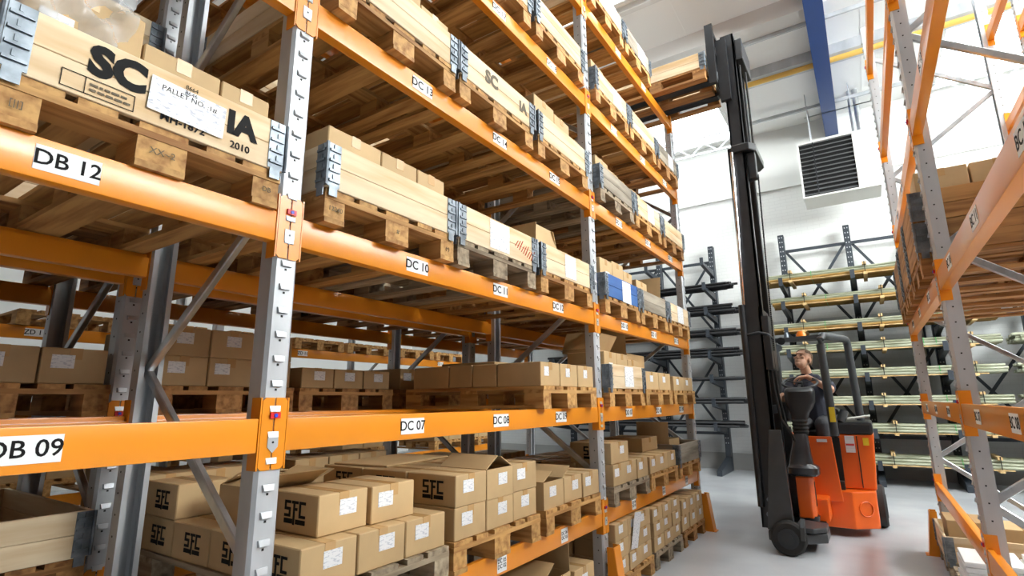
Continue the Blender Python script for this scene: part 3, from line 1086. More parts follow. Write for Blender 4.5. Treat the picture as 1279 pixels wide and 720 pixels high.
def simple_pallet():
    mb = MB()
    for y0 in (-.35, 0, .35):
        mb.box(-1.2, 0, y0 - .05, y0 + .05, 0, .022)
        for x0 in (-.0725, -.6, -1.1275):
            mb.box(x0 - .07, x0 + .07, y0 - .05, y0 + .05, .022, .1)
    for x0 in (-.0725, -.6, -1.1275):
        mb.box(x0 - .07, x0 + .07, -.4, .4, .1, .122)
    for y0 in (-.3275, -.178, 0, .178, .3275):
        mb.box(-1.2, 0, y0 - .06, y0 + .06, .122, .144)
    return mb.mesh('wooden_pallet', 'wood_new')


# ---- back-to-back run behind: pallets and cartons in its shade
PF2 = X2 + .055
for bay in ('DB', 'DC', 'DD'):
    for i in range(3):
        if bay == 'DB' and i < 1:
            continue
        yy = SLOT[bay][i]
        for lv in (1, 2, 3, 4, 5):  # topmost pallets are out of view, added only to block roof light
            if bay == 'DD' and lv in (1, 2) and i > 0:
                continue
            lab = 'shaded wooden pallet of the rack behind, %s' % where(bay, lv, i)
            if lv > 3:
                tag(link('wooden_pallet', cached('sp', simple_pallet), None, (PF2, yy, LEV[lv] + .001)), lab, 'pallet', 'pallets in the rack behind', 'thing')
            else:
                pallet(PF2, yy, LEV[lv] + .001, 1, lab, 'wood_mid', group='pallets in the rack behind')
            if lv in (3, 4) or (bay, lv, i) == ('DB', 1, 2):  # upper row of collars added to block light from the roof
                collar(PF2 + .0065, yy, LEV[lv] + PH + .002, 1, 'shaded collar crate of the rack behind, %s' % where(bay, lv, i), 'ply', group='crates in the rack behind')
            elif lv in (1, 2):
                nt = 2 if (bay, lv, i) in (('DC', 2, 0), ('DC', 1, 0), ('DB', 1, 2), ('DC', 1, 1)) else 1
                hh = .155 if nt == 2 else (.16 if bay != 'DC' or i != 1 else .13)
                for k in range(nt):
                    for cc in range(3):
                        for r in range(2):
                            if r and (cc or bay == 'DB'):
                                continue
                            carton(PF2 - .02 - r * .36, yy - .255 + cc * .255, LEV[lv] + PH + .002 + k * (hh + .001), 1, .247, .35, hh,
                                   'shaded carton behind, tier %s, row %s, column %s, %s' % (ORD[k], ORD[r], ORD[cc], where(bay, lv, i)),
                                   sticker=(lv == 2), group='cartons in the rack behind')
# distant run across the next aisle
for i in range(3):
    for j in range(3):
        yy = Y3[i] + .5 + j * .87
        for lv in (1, 2, 3):
            if (i + j + lv) % 4 == 3:
                continue
            tag(link('wooden_pallet', cached('sp', simple_pallet), None, (X3 + .05, yy, LEV[lv] + .001)),
                'distant pallet across next aisle, %s bay, %s slot, %s' % (ORD[i], ORD[j], LEVN[lv]), 'pallet', 'pallets across the next aisle', 'thing')
            if lv != 3:
                for cc in range(2):
                    carton(X3 + .02, yy - .19 + cc * .385, LEV[lv] + PH + .002, 1, .375, .5, .3 if (i + j) % 2 else .2,
                           'distant %s carton across next aisle, %s bay, %s slot, %s' % (ORD[cc], ORD[i], ORD[j], LEVN[lv]), sticker=False, group='cartons across the next aisle')

# ---- rack right of the aisle: loaded third shelf and floor of its far bay
PFR = RXF - .055
RS = [4.44, 5.30, 6.20]
for i, yy in enumerate(RS):
    pallet(PFR, yy, LEV[3] + .016, -1, 'honey-brown wooden pallet, third shelf, rack right of the aisle, %s from near post' % ORD[i], 'wood_mid')
    for k in range(2):
        collar(PFR - .0065, yy, LEV[3] + .016 + PH + .002 + k * .2, -1, '%s brown collar crate, third shelf, right rack, %s from near post' % (['lower', 'upper'][k], ORD[i]), 'wood_mid', tab=(k == 0))
zb = LEV[3] + .016 + PH + .002
for j in range(4):
    carton(PFR + .17 + j * .275, RS[0] - .38, zb, 1, .265, .32, .53, 'tall brown carton above the right-hand crates, %s from the aisle' % ORD[j], rz=-PI / 2, stk=(.09, .055), group='cartons in the right rack')
for j in range(3):
    carton(PFR + .045, RS[1] - .25 + j * .25, zb, -1, .24, .34, .46, 'brown carton rising from second right-hand crate, %s from near post' % ORD[j], sticker=False, group='cartons in the right rack')
pallet(PFR, 6.245, .001, -1, 'weathered grey pallet on the floor under the right-hand rack', 'wood_old')
collar(PFR - .0065, 6.245, PH + .002, -1, 'pale plywood collar crate on the floor under the right-hand rack', 'ply')
for j in range(3):
    carton(PFR + .2 + j * .34, 5.98, PH + .004, 1, .32, .4, .3 - .03 * (j % 2), 'brown carton in the floor crate right of the aisle, %s from aisle' % ORD[j], rz=-PI / 2, sticker=False, group='cartons in the right rack')
pallet(PFR + .02, 5.35, .001, -1, 'grey pallet on the floor under the stacked white pads', 'wood_old')
for j in range(3):
    for k in range(6):
        o = link('paper_pad', cached('pad', lambda: MB().box(-.16, .16, -.22, .22, 0, .034).mesh('paper_pad', 'paper', bevel=.006, seg=2)), None,
                 (PFR + .2 + j * .345 + random.uniform(-.01, .01), 5.2 + random.uniform(-.01, .01), PH + .003 + k * .0355), (0, 0, random.uniform(-.04, .04)))
        tag(o, 'white pad of packing paper, %s up in the %s stack under the right rack' % (ORD[k], ORD[j]), 'paper', 'packing paper pads', 'thing')

# ------------------------------------------------------------------ cantilever racks on the back wall
YC = 12.05


def cantilever_column(t, x, arms, h=4.82):
    c = MB().box(x - .055, x + .055, YC, YC + .16, .012, h).build('column', 'slate', t, bevel=.006, seg=1)
    mb = MB()
    for k in range(44):
        zz = h - .06 - k * .1
        if zz > .5:
            mb.box(x - .03, x - .014, YC - .0015, YC, zz - .012, zz + .012).box(x + .014, x + .03, YC - .0015, YC, zz - .012, zz + .012)
    mb.build('bolt_holes', 'galv', c)['kind'] = 'stuff'
    MB().prism([(YC + .16, .0), (YC + .16, .42), (YC, .28), (YC - .9, .1), (YC - .9, 0)], 'x', x - .05, x + .05).build('base_foot', 'slate', c, bevel=.004, seg=1)
    for z in arms:
        MB().prism([(YC, z), (YC, z - .15), (YC - .12, z - .13), (YC - .9, z - .05), (YC - .9, z + .11), (YC - .876, z + .11), (YC - .876, z)], 'x', x - .035, x + .035).build('arm', 'slate', c)


def cantilever_braces(t, x0, x1, h):
    for z in (h - .35, h - 1.95, .75):
        MB().bar((x0 + .05, YC + .1, z), (x1 - .05, YC + .1, z), .03, .06).build('tie_bar', 'slate', t)
    for z in (h - 1.95, .75):
        zt = z + 1.6
        MB().bar((x0 + .055, YC + .075, z), (x1 - .055, YC + .075, zt), .012, .05).build('diagonal', 'slate', t)
        MB().bar((x0 + .055, YC + .125, zt), (x1 - .055, YC + .125, z), .012, .05).build('diagonal', 'slate', t)


ZR = [3.62, 3.16, 2.66, 2.25, 1.78, 1.30, 0.83, 0.31]
ZL = [4.25, 3.72, 3.2, 2.74, 2.31, 1.83, 1.36, .90]
CXR = [-1.17, 0.0, 1.13, 2.35, 3.5]
CXL = [-2.6, -3.8, -5.0, -6.2]
for cx, arms, lab in ((CXR, ZR, 'dark steel cantilever rack holding the pale tube bundles behind the forklift'),
                      (CXL[::-1], ZL, 'dark steel cantilever rack holding the black bars left of the mast')):
    t = thing('cantilever_rack', lab, 'rack', (sum(cx) / len(cx), YC, 0))
    for x in cx:
        cantilever_column(t, x, arms)
    for i in range(len(cx) - 1):
        cantilever_braces(t, cx[i], cx[i + 1], 4.82)


def rod(L, r, m):
    def mk():
        mb = MB(); mb.tube([(0, 0, 0), (L, 0, 0)], r, 8)
        return mb.mesh('tube', m, smooth=.7)
    return cached(('rod', round(L, 2), r, m), mk)


def tube_bundle(x0, x1, z, y0, label, upper):
    """strapped bundle of pale tubes between wooden battens"""
    t = thing('tube_bundle', label, 'tube bundle', ((x0 + x1) / 2, y0, z), 0, 'strapped bundles of pale tubes')
    L = x1 - x0
    r = .026
    n = 13
    for row in range(3):
        for k in range(n - row):
            if row in (1,) and 1 < k < n - 3:
                continue            # buried in the bundle
            dx = random.uniform(-.05, .05)
            link('tube', rod(L, r, 'golden_tube' if (row == 0 and upper) else 'tube'), t,  # golden-brown colour on the bottom layer of the upper bundles
                 (-L / 2 + dx, (k + row * .5) * 2 * r, .045 + r + row * 1.75 * r))
    wdt = 2 * r * n
    for xx in (x0 + .55, x0 + 1.75, x1 - .35):
        MB().box(xx - .03, xx + .03, y0 - .07, y0 + wdt + .03, z, z + .045).build('batten', 'batten', t)
        MB().box(xx - .03, xx + .03, y0 - .05, y0 + wdt, z + .045 + r * 5.55, z + .045 + r * 5.55 + .045).build('batten', 'batten', t)
        MB().box(xx - .006, xx + .006, y0 - .056, y0 - .05, z, z + .24).build('tie', 'dark', t)
    MB().box(x0 + .2, x1 - .2, y0 - .03, y0 + .05, z + .03, z + .044).build('lath', 'batten', t)
    for xx in (x0 + .9, x0 + 2.3, x1 - .8):
        MB().tube([(xx, y0 - .025, z + .05), (xx, y0 + .01, z + .185), (xx, y0 + wdt - .08, z + .185), (xx, y0 + wdt, z + .05), (xx, y0 - .025, z + .05)], .006, 5).build('strap', 'strap', t)


for i, z in enumerate(ZR):
    tube_bundle(-1.5 + random.uniform(-.06, .06) + (.1 if i in (1, 2) else 0), 1.86 + random.uniform(-.05, .05), z + .002, 11.24,
                'pale tube bundle with wooden battens, %s level from the top of its rack' % ORD[i], i < 3)
for i in (3, 4, 5, 6, 7):
    tube_bundle(2.02, 5.3, ZR[i] + .002, 11.24, 'pale tube bundle at the far right end, %s level of its rack' % ORD[i], False)
for i, z in enumerate(ZL[1:]):
    t = thing('bar_bundle', 'bundle of black steel bars lying on %s arm row from the top' % ORD[i], 'bar bundle', (-4.3, 11.35, z + .002), 0, 'bundles of black steel bars')
    n = [10, 14, 9, 14, 6, 9, 12][i]
    for k in range(n):
        r = [.026, .03, .034][(k + i) % 3]
        L = 4.4 + random.uniform(-.15, .15)
        row = k // 6
        link('bar', rod(round(L, 1), r, 'steel_bar'), t, (-L / 2 + random.uniform(-.1, .1), (k % 6) * .07 + row * .03, r + row * .062))

# ------------------------------------------------------------------ unit heater
HX0, HX1, HY0, HY1, HZ0, HZ1 = -.60, .63, 11.0, 11.72, 5.16, 6.28
t = thing('unit_heater', 'white hanging unit heater with black louvres above the tube rack', 'heater', (0, 11.35, HZ0))
T = .03
mb = MB()
mb.box(HX0, HX1, HY0 + .06, HY1, HZ0, HZ1)
mb.box(HX0, HX1, HY0, HY0 + .06, HZ0, HZ0 + T).box(HX0, HX1, HY0, HY0 + .06, HZ1 - T, HZ1)
mb.box(HX0, HX0 + T, HY0, HY0 + .06, HZ0 + T, HZ1 - T).box(HX0 + .9, HX1, HY0, HY0 + .06, HZ0 + T, HZ1 - T)
mb.build('housing', 'heater_white', t)
MB().box(HX0 + T, HX0 + .9, HY0 + .05, HY0 + .062, HZ0 + T, HZ1 - T).build('louvre_back', 'dark', t)
n = 13
for k in range(n):
    zz = HZ0 + T + .035 + k * (HZ1 - HZ0 - 2 * T - .05) / (n - 1)
    MB().hexa([(HX0 + T, HY0 - .005, zz - .022), (HX0 + .9, HY0 - .005, zz - .022), (HX0 + .9, HY0 + .05, zz + .018), (HX0 + T, HY0 + .05, zz + .018)],
              [(HX0 + T, HY0 - .005, zz - .014), (HX0 + .9, HY0 - .005, zz - .014), (HX0 + .9, HY0 + .05, zz + .026), (HX0 + T, HY0 + .05, zz + .026)]).build('slat', 'louvre', t)
MB().box(HX0 + .26, HX0 + .275, HY0 - .012, HY0 - .004, HZ0 + T, HZ1 - T).build('link_rod', 'black_metal', t)
st = MB().box(HX0 + 1.0, HX0 + 1.16, HY0 - .002, HY0, HZ0 + .06, HZ0 + .12).build('sticker', 'paper', t)
MB().box(HX0 + 1.01, HX0 + 1.15, HY0 - .0026, HY0 - .002, HZ0 + .095, HZ0 + .1).build('print', 'paint_red', st)
for (xx, yy) in ((-.36, 11.1), (-.36, 11.6), (.36, 11.1), (.36, 11.6)):
    MB().tube([(xx, yy, HZ1), (xx, yy, RZ)], .009, 8).build('hanger_rod', 'galv', t)
for (xx, rr) in ((.36, .03), (.46, .05)):
    MB().tube([(xx, 11.45, HZ1), (xx, 11.45, RZ)], rr, 14).build('flue_pipe', 'galv_bright', t, smooth=.6)
MB().box(-.42, .7, 11.18, 11.22, 6.88, 6.875 + .04 - .035).build('strut_rail', 'galv', t)
cn = MB().tube([(.98, RY1 - .03, 5.2), (.99, RY1 - .03, 4.0), (.98, RY1 - .03, 2.0)], .018, 8).build('cable_conduit', 'slate', smooth=.6)
tag(cn, 'dark cable conduit running down the white wall below the heater', 'conduit', None, 'thing')

# ------------------------------------------------------------------ articulated forklift
FK = thing('forklift', 'orange articulated narrow-aisle forklift with tall black mast', 'forklift', (-.6, 7.0, 0))
OT = 'orange_truck'


def part(mb, name, m=None, parent=None, **k):
    return mb.build(name, m, parent or FK, **k)


# rear chassis, facing down the aisle
part(MB().prism([(-1.02, 7.04), (-.29, 7.04), (-.075, 7.2), (-.075, 8.35), (-1.02, 8.35)], 'z', .09, .47), 'lower_body', OT, bevel=.015)
mb = MB().hexa([(-.37, 7.24, .472), (-.06, 7.24, .472), (-.06, 8.3, .472), (-.37, 8.3, .472)], [(-.365, 7.27, 1.055), (-.02, 7.27, 1.055), (-.02, 8.2, 1.055), (-.365, 8.2, 1.055)])
ub = part(mb, 'side_body', OT, bevel=.02)
part(MB().hexa([(-1.02, 7.26, .472), (-.76, 7.26, .472), (-.76, 8.3, .472), (-1.02, 8.3, .472)], [(-1.0, 7.3, 1.02), (-.76, 7.3, 1.02), (-.76, 8.2, 1.02), (-1.0, 8.2, 1.02)]), 'side_body', OT, bevel=.02)
part(MB().box(-.76, -.35, 7.75, 8.3, .472, 1.0), 'counterweight', OT, bevel=.02)
part(MB().box(-.76, -.35, 7.12, 7.75, .472, .56), 'cab_floor', 'black_plastic')
ap = part(MB().hexa([(-.66, 7.0, .355), (-.375, 7.0, .365), (-.375, 7.035, .365), (-.66, 7.035, .355)], [(-.645, 7.02, 1.04), (-.415, 7.02, 1.04), (-.415, 7.055, 1.04), (-.645, 7.055, 1.04)]), 'apron_panel', OT, bevel=.008)
MB().box(-.56, -.46, 7.005, 7.017, .98, 1.01).build('warning_label', 'paper', ap)
part(MB().box(-.415, -.35, 7.2, 7.24, .5, 1.02), 'footwell', 'dark')
MB().box(-.30, -.21, 7.240, 7.252, .86, 1.04).build('warning_label', 'sticker', ub)
MB().box(-.295, -.215, 7.237, 7.24, .935, .955).build('warning_label', 'paint_red', ub)
MB().box(-.13, -.075, 7.250, 7.262, .94, 1.02).build('yellow_label', 'yellow', ub)
part(MB().box(-.19, -.18, 7.238, 7.25, .49, 1.04), 'panel_joint', 'dark')
part(MB().prism([(-.365, 7.26), (-.02, 7.26), (-.02, 8.2), (-.365, 8.2)], 'z', 1.057, 1.19), 'battery_cover', 'black_plastic', bevel=.03)
part(MB().hexa([(-.25, 7.3, 1.215), (-.03, 7.28, 1.25), (-.03, 7.6, 1.25), (-.25, 7.6, 1.215)], [(-.25, 7.3, 1.23), (-.03, 7.28, 1.265), (-.03, 7.6, 1.265), (-.25, 7.6, 1.23)]), 'document_tray', 'heater_white')
part(MB().tube([(-.32, 7.3, 1.19), (-.27, 7.34, 1.31)], .045, 14), 'armrest', 'grey_metal', smooth=.6)
# round pressing on the chamfered corner of the lower body
nrm = Vector((.16, -.215, 0)).normalized()
tg = Vector((.215, .16, 0)).normalized()
cc = Vector((-.18, 7.12, .29)) + nrm * .004
part(MB().tube([cc + (tg * math.cos(a) + Vector((0, 0, 1)) * math.sin(a)) * .075 for a in [2 * PI * k / 24 for k in range(25)]], .006, 6), 'round_emblem', OT, smooth=.8)


def wheel(c, r, wd, name='wheel'):
    o = part(MB().tube([(c[0], c[1] - wd / 2, c[2]), (c[0], c[1] - wd / 2 + .02, c[2]), (c[0], c[1] + wd / 2 - .02, c[2]), (c[0], c[1] + wd / 2, c[2])], [r - .02, r, r, r - .02], 32), name, 'rubber', smooth=.5)
    h = MB().tube([(c[0], c[1] - wd / 2 - .006, c[2]), (c[0], c[1] + wd / 2 + .006, c[2])], r * .58, 24).build('hub', 'black_metal', o, smooth=.5)
    MB().tube([(c[0], c[1] - wd / 2 - .014, c[2]), (c[0], c[1] - wd / 2, c[2])], r * .34, 18).build('hub_cap', 'black_plastic', o, smooth=.5)
    return o


def wheel_x(c, r, wd):
    o = part(MB().tube([(c[0] - wd / 2, c[1], c[2]), (c[0] - wd / 2 + .02, c[1], c[2]), (c[0] + wd / 2 - .02, c[1], c[2]), (c[0] + wd / 2, c[1], c[2])], [r - .02, r, r, r - .02], 32), 'wheel', 'rubber', smooth=.5)
    MB().tube([(c[0] - wd / 2 - .006, c[1], c[2]), (c[0] + wd / 2 + .006, c[1], c[2])], r * .58, 24).build('hub', 'black_metal', o, smooth=.5)


wheel((-.81, 5.985, .158), .157, .10)
wheel((-.81, 6.98, .158), .157, .10)
wheel_x((-.07, 7.82, .232), .231, .15)
wheel_x((-1.02, 7.82, .232), .231, .15)
# pivot tower between the two chassis
pv = part(MB().prism([(-.76, 6.52), (-.635, 6.52), (-.60, 6.58), (-.60, 6.72), (-.76, 6.72)], 'z', .25, .66), 'pivot_tower', OT, bevel=.018, seg=3)
MB().box(-.602, -.597, 6.6, 6.68, .36, .6).build('opening', 'dark', pv)
part(MB().tube([(-.68, 6.62, .12), (-.68, 6.62, .2), (-.68, 6.62, .27)], [.12, .09, .1], 20), 'pivot_bearing', 'black_metal', smooth=.6)
part(MB().box(-.76, -.5, 6.72, 7.05, .2, .42), 'pivot_arm', OT, bevel=.01)
# front chassis
part(MB().prism([(-1.0, 6.06), (-.66, 6.06), (-.5, 6.2), (-.5, 6.5), (-.56, 6.92), (-1.0, 6.92)], 'z', .1, .19), 'front_frame', 'grey_metal', bevel=.012)
part(MB().prism([(-.76, 6.06), (-.60, 6.06), (-.5, 6.18), (-.5, 6.42), (-.76, 6.5)], 'z', .20, .245), 'foot_step', 'grey_metal', bevel=.01)
part(MB().prism([(5.91, .16), (5.93, .27), (6.05, .33), (6.05, .16)], 'x', -.70, -.665), 'mudguard', 'grey_metal')
for yy in (6.045, 6.87):
    part(MB().hexa([(-1.0, yy, .2), (-.76, yy, .24), (-.76, yy + .05, .24), (-1.0, yy + .05, .2)], [(-.90, yy, 1.15), (-.79, yy, 1.15), (-.79, yy + .05, 1.15), (-.90, yy + .05, 1.15)]), 'mast_bracket', 'grey_metal', bevel=.008)
part(MB().tube([(-.985, 6.11, .33), (-.985, 6.9, .33)], .024, 14), 'axle_tube', 'zinc', smooth=.6)
part(MB().tube([(-.97, 6.1, .47), (-.97, 6.3, .47)], .022, 12), 'axle_tube', 'zinc', smooth=.6)


# mast: three pairs of channels
def channel(mb, x0, x1, y, wd, z0, z1, s):
    """C-section rail open towards the mast centre (s = +1 or -1 in y)"""
    t = .018
    ya, yb = (y, y + wd * s)
    lo, hi = min(ya, yb), max(ya, yb)
    mb.box(x0, x0 + t, lo, hi, z0, z1).box(x1 - t, x1, lo, hi, z0, z1)
    web = (ya, ya + t * s)
    mb.box(x0, x1, min(web), max(web), z0, z1)
    return mb


for nm, x0, x1, yy, z0, z1 in (('outer_rail', -1.06, -.87, 0, .2, 2.42), ('middle_rail', -1.035, -.86, .03, .5, 4.3), ('inner_rail', -1.0, -.855, .06, 2.2, 5.78)):
    part(channel(MB(), x0, x1, 6.12 + yy, .08, z0, z1, 1), nm, 'black_metal')
    part(channel(MB(), x0, x1, 6.84 - yy, .08, z0, z1, -1), nm, 'black_metal')
for x, z, hh in ((-1.05, .26, .16), (-.9, 1.3, .09), (-.9, 2.32, .1)):
    part(MB().box(x - .01, x + .03, 6.14, 6.82, z, z + hh), 'cross_member', 'black_metal', bevel=.004, seg=1)
part(MB().prism([(-.99, 6.1), (-.80, 6.1), (-.74, 6.2), (-.74, 6.76), (-.80, 6.86), (-.99, 6.86)], 'z', 4.22, 4.31), 'crosshead', 'black_metal', bevel=.012)
part(MB().box(-.845, -.76, 6.2, 6.3, 3.9, 4.22), 'chain_anchor', 'black_metal', bevel=.01)
part(MB().box(-.85, -.77, 6.2, 6.76, 5.42, 5.7), 'pulley_box', 'black_plastic', bevel=.012)
part(MB().box(-.985, -.85, 6.2, 6.76, 5.66, 5.74), 'cross_member', 'black_metal')
for yy in (6.155, 6.8):
    part(MB().tube([(-1.045, yy - .06, .4), (-1.045, yy - .06, 2.45)], .032, 14), 'lift_cylinder', 'black_metal', smooth=.6)
    part(MB().tube([(-1.02, yy - .06, 2.45), (-.985, yy - .06, 4.22)], .018, 12), 'piston_rod', 'chrome', smooth=.6)
def chain(a, b, n):
    mb = MB()
    a, b = Vector(a), Vector(b)
    for k in range(n):
        p, q = a.lerp(b, k / n), a.lerp(b, (k + .8) / n)
        mb.bar(p, q, .03 if k % 2 else .018, .014, up=(1, 0, 0))
    return mb
ch = part(chain((-.755, 6.25, 3.95), (-.79, 6.25, 1.95), 90), 'lift_chain', 'black_metal'); ch['kind'] = 'stuff'
part(MB().tube([(-.80, 6.5, 5.4), (-.80, 6.5, 4.3)], .012, 8), 'hose', 'rubber', smooth=.8)
part(MB().tube([(-.83, 6.3, 5.4), (-.83, 6.3, 4.3)], .012, 8), 'hose', 'rubber', smooth=.8)
part(MB().tube([(-.84, 6.2, 2.3), (-.83, 6.2, 1.6), (-.80, 6.25, 1.25), (-.74, 6.4, 1.1)], .014, 8), 'hose', 'rubber', smooth=.8)
part(MB().tube([(-.82, 6.26, 2.2), (-.80, 6.26, 1.5), (-.77, 6.35, 1.2), (-.72, 6.5, 1.02)], .014, 8), 'hose', 'rubber', smooth=.8)
part(MB().tube([(-1.04, 6.1, 2.12), (-.9, 6.08, 2.14), (-.82, 6.1, 2.12), (-.79, 6.2, 2.08)], .014, 8), 'hose_guide', 'black_metal', smooth=.8)
part(MB().box(-.87, -.80, 6.12, 6.5, 1.75, 2.32), 'hose_reel', 'black_metal', bevel=.01)
# carriage, load guard and forks
ca = part(MB().box(-1.085, -1.045, 6.06, 6.66, 5.16, 5.28), 'carriage', 'black_metal', bevel=.006, seg=1)
MB().box(-1.085, -1.045, 6.06, 6.66, 5.5, 5.6).build('carriage_bar', 'black_metal', ca)
for yy in (6.1, 6.56):
    MB().box(-1.045, -.93, yy, yy + .06, 4.9, 5.7).build('roller_plate', 'black_metal', ca)
lg = part(MB().box(-1.14, -1.05, 6.02, 6.08, 5.12, 5.9), 'load_guard', 'black_metal')
for yy in (6.2, 6.36, 6.52, 6.63):
    MB().box(-1.105, -1.08, yy, yy + .03, 5.3, 5.9).build('guard_bar', 'black_metal', lg)
MB().box(-1.11, -1.075, 6.09, 6.66, 5.87, 5.92).build('guard_bar', 'black_metal', lg)
PFZ = 5.176
for yy in (6.11, 6.50):
    part(MB().prism([(-1.11, 5.62), (-1.15, 5.62), (-1.15, PFZ + .075), (-2.2, PFZ + .058), (-2.24, PFZ + .04), (-2.2, PFZ + .032), (-1.15, PFZ + .028), (-1.11, PFZ + .06)], 'y', yy, yy + .11), 'fork', 'black_metal')
# steering column and wheel
def ell(c, rx, ry, n=28, e=.62):
    out = []
    for k in range(n):
        a = 2 * PI * k / n
        ca, sa = math.cos(a), math.sin(a)
        out.append((c[0] + rx * math.copysign(abs(ca) ** e, ca), c[1] + ry * math.copysign(abs(sa) ** e, sa), c[2]))
    return out


def loft(rings):
    mb = MB()
    n = len(rings[0])
    vs = [p for r in rings for p in r]
    fs = [tuple(range(n))[::-1], tuple(range(len(vs) - n, len(vs)))]
    for i in range(len(rings) - 1):
        for k in range(n):
            a, b = i * n + k, i * n + (k + 1) % n
            fs.append((a, b, b + n, a + n))
    return mb.add(vs, fs)


part(loft([ell((-.685, 6.62, .665), .14, .12), ell((-.685, 6.62, .685), .155, .135), ell((-.685, 6.62, .745), .155, .135), ell((-.685, 6.62, .765), .14, .12), ell((-.70, 6.62, .785), .12, .105), ell((-.692, 6.63, .90), .098, .09), ell((-.678, 6.65, 1.06), .072, .07), ell((-.676, 6.655, 1.09), .062, .06)]), 'column_boot', 'boot', smooth=.5)
part(loft([ell((-.672, 6.67, 1.085 + k * .019), .07 + (.01 if k % 2 else 0), .068 + (.01 if k % 2 else 0)) for k in range(9)]), 'column_bellows', 'rubber', smooth=.3)
part(loft([ell((-.668, 6.68, 1.235), .08, .076), ell((-.662, 6.7, 1.30), .092, .09), ell((-.656, 6.72, 1.36), .125, .108), ell((-.652, 6.74, 1.42), .145, .122), ell((-.65, 6.74, 1.53), .15, .125), ell((-.648, 6.76, 1.56), .142, .12), ell((-.648, 6.77, 1.575), .12, .1)]), 'column_cowl', 'black_plastic', smooth=.7)
sw = Vector((-.645, 6.88, 1.63))
M = Matrix.Translation(sw) @ Matrix.Rotation(math.radians(22), 4, 'X')
part(MB().tube([M @ Vector((.175 * math.cos(2 * PI * k / 28), .175 * math.sin(2 * PI * k / 28), 0)) for k in range(29)], .014, 10), 'steering_wheel', 'black_plastic', smooth=.9)
for k in range(3):
    a = 2 * PI * k / 3 + .5
    part(MB().bar(M @ Vector((0, 0, -.01)), M @ Vector((.17 * math.cos(a), .17 * math.sin(a), 0)), .03, .01), 'steering_spoke', 'black_plastic')
part(MB().tube([M @ Vector((0, 0, -.1)), M @ Vector((0, 0, .01))], .03, 12), 'steering_hub', 'black_plastic', smooth=.7)
part(MB().box(-.95, -.80, 6.98, 7.2, 1.2, 1.42), 'lever_console', 'black_plastic', bevel=.03)
for k in range(3):
    part(MB().tube([(-.93 + k * .05, 7.06, 1.42), (-.93 + k * .05, 7.05, 1.5)], [.008, .014], 8), 'lever', 'black_plastic', smooth=.7)
# seat
se = part(MB().box(-.80, -.37, 7.3, 7.72, .98, 1.1), 'seat', 'black_plastic', bevel=.04, seg=3, smooth=.8)
part(MB().box(-.76, -.4, 7.34, 7.7, .56, .98), 'seat_pedestal', 'black_metal')
part(MB().hexa([(-.79, 7.62, 1.08), (-.37, 7.62, 1.08), (-.37, 7.74, 1.08), (-.79, 7.74, 1.08)], [(-.76, 7.72, 1.62), (-.40, 7.72, 1.62), (-.40, 7.82, 1.62), (-.76, 7.82, 1.62)]), 'seat_back', 'black_plastic', bevel=.035, seg=3, smooth=.8)
part(MB().tube([(-.36, 7.36, 1.3), (-.36, 7.7, 1.3)], .035, 12), 'armrest', 'black_plastic', smooth=.7)
# overhead guard
G1, G2, G3, G4 = (-.375, 6.98, 1.05), (-.405, 7.02, 2.06), (-.16, 7.8, 2.12), (-.13, 7.85, 1.19)
gd = part(MB().tube([G1, G2, (-.40, 7.03, 2.12), (-.38, 7.08, 2.165), (-.2, 7.68, 2.17), (-.17, 7.75, 2.16), G3, G4], .043, 12), 'overhead_guard', 'grey_metal', smooth=.8)
part(MB().box(-.40, -.345, 6.935, 6.945, 1.2, 1.36), 'yellow_label', 'yellow')
MB().tube([(-.99, 7.02, 1.02), (-.97, 7.04, 2.06), (-.96, 7.1, 2.15), (-.96, 7.66, 2.16), (-.96, 7.8, 2.1), (-.97, 7.86, 1.02)], .034, 12).build('guard_post', 'grey_metal', gd, smooth=.8)
MB().bar((-.98, 7.06, 2.13), (-.38, 7.05, 2.15), .06, .05).build('guard_rail', 'grey_metal', gd)
for k in range(1, 5):
    f = k / 5
    MB().tube([(-.96, 7.1 + .55 * f, 2.165), (-.38 + .18 * f, 7.1 + .55 * f, 2.17)], .014, 8).build('guard_rail', 'grey_metal', gd)
part(MB().tube([(-.595, 7.12, 2.17), (-.595, 7.12, 2.2), (-.595, 7.12, 2.235)], [.055, .052, .035], 16), 'beacon', 'amber', smooth=.7)
for xx in (-.80, -.9):
    part(MB().tube([(xx, 6.98, 2.12), (xx, 7.05, 2.14)], [.045, .03], 14), 'work_light', 'black_plastic', smooth=.7)
part(MB().tube([(-.84, 6.99, 2.04), (-.84, 7.06, 2.04)], [.045, .03], 14), 'work_light', 'zinc', smooth=.7)
part(MB().tube([(-.75, 7.1, 2.17), (-.75, 7.1, 2.23)], [.03, .02], 10), 'antenna', 'zinc', smooth=.7)

# the load on the forks
pallet(-1.16, 6.35, PFZ, 1, 'pale wooden pallet raised on the forks at the top shelf', 'wood_mid')
collar(-1.16 + .0065, 6.35, PFZ + PH + .002, 1, 'pale plywood collar crate raised on the forks at the top shelf', 'ply')

# ------------------------------------------------------------------ driver
def remesh(o, v):
    m = o.modifiers.new('skin', 'REMESH')
    m.mode = 'VOXEL'; m.voxel_size = v; m.use_smooth_shade = True
    s = o.modifiers.new('smooth', 'SMOOTH')
    s.factor = .5; s.iterations = 3


PS = thing('person', 'driver in dark navy t-shirt sitting in the forklift looking up', 'person', (-.58, 7.45, 1.1))
mb = MB()
hd = Vector((-.63, 7.33, 1.915))
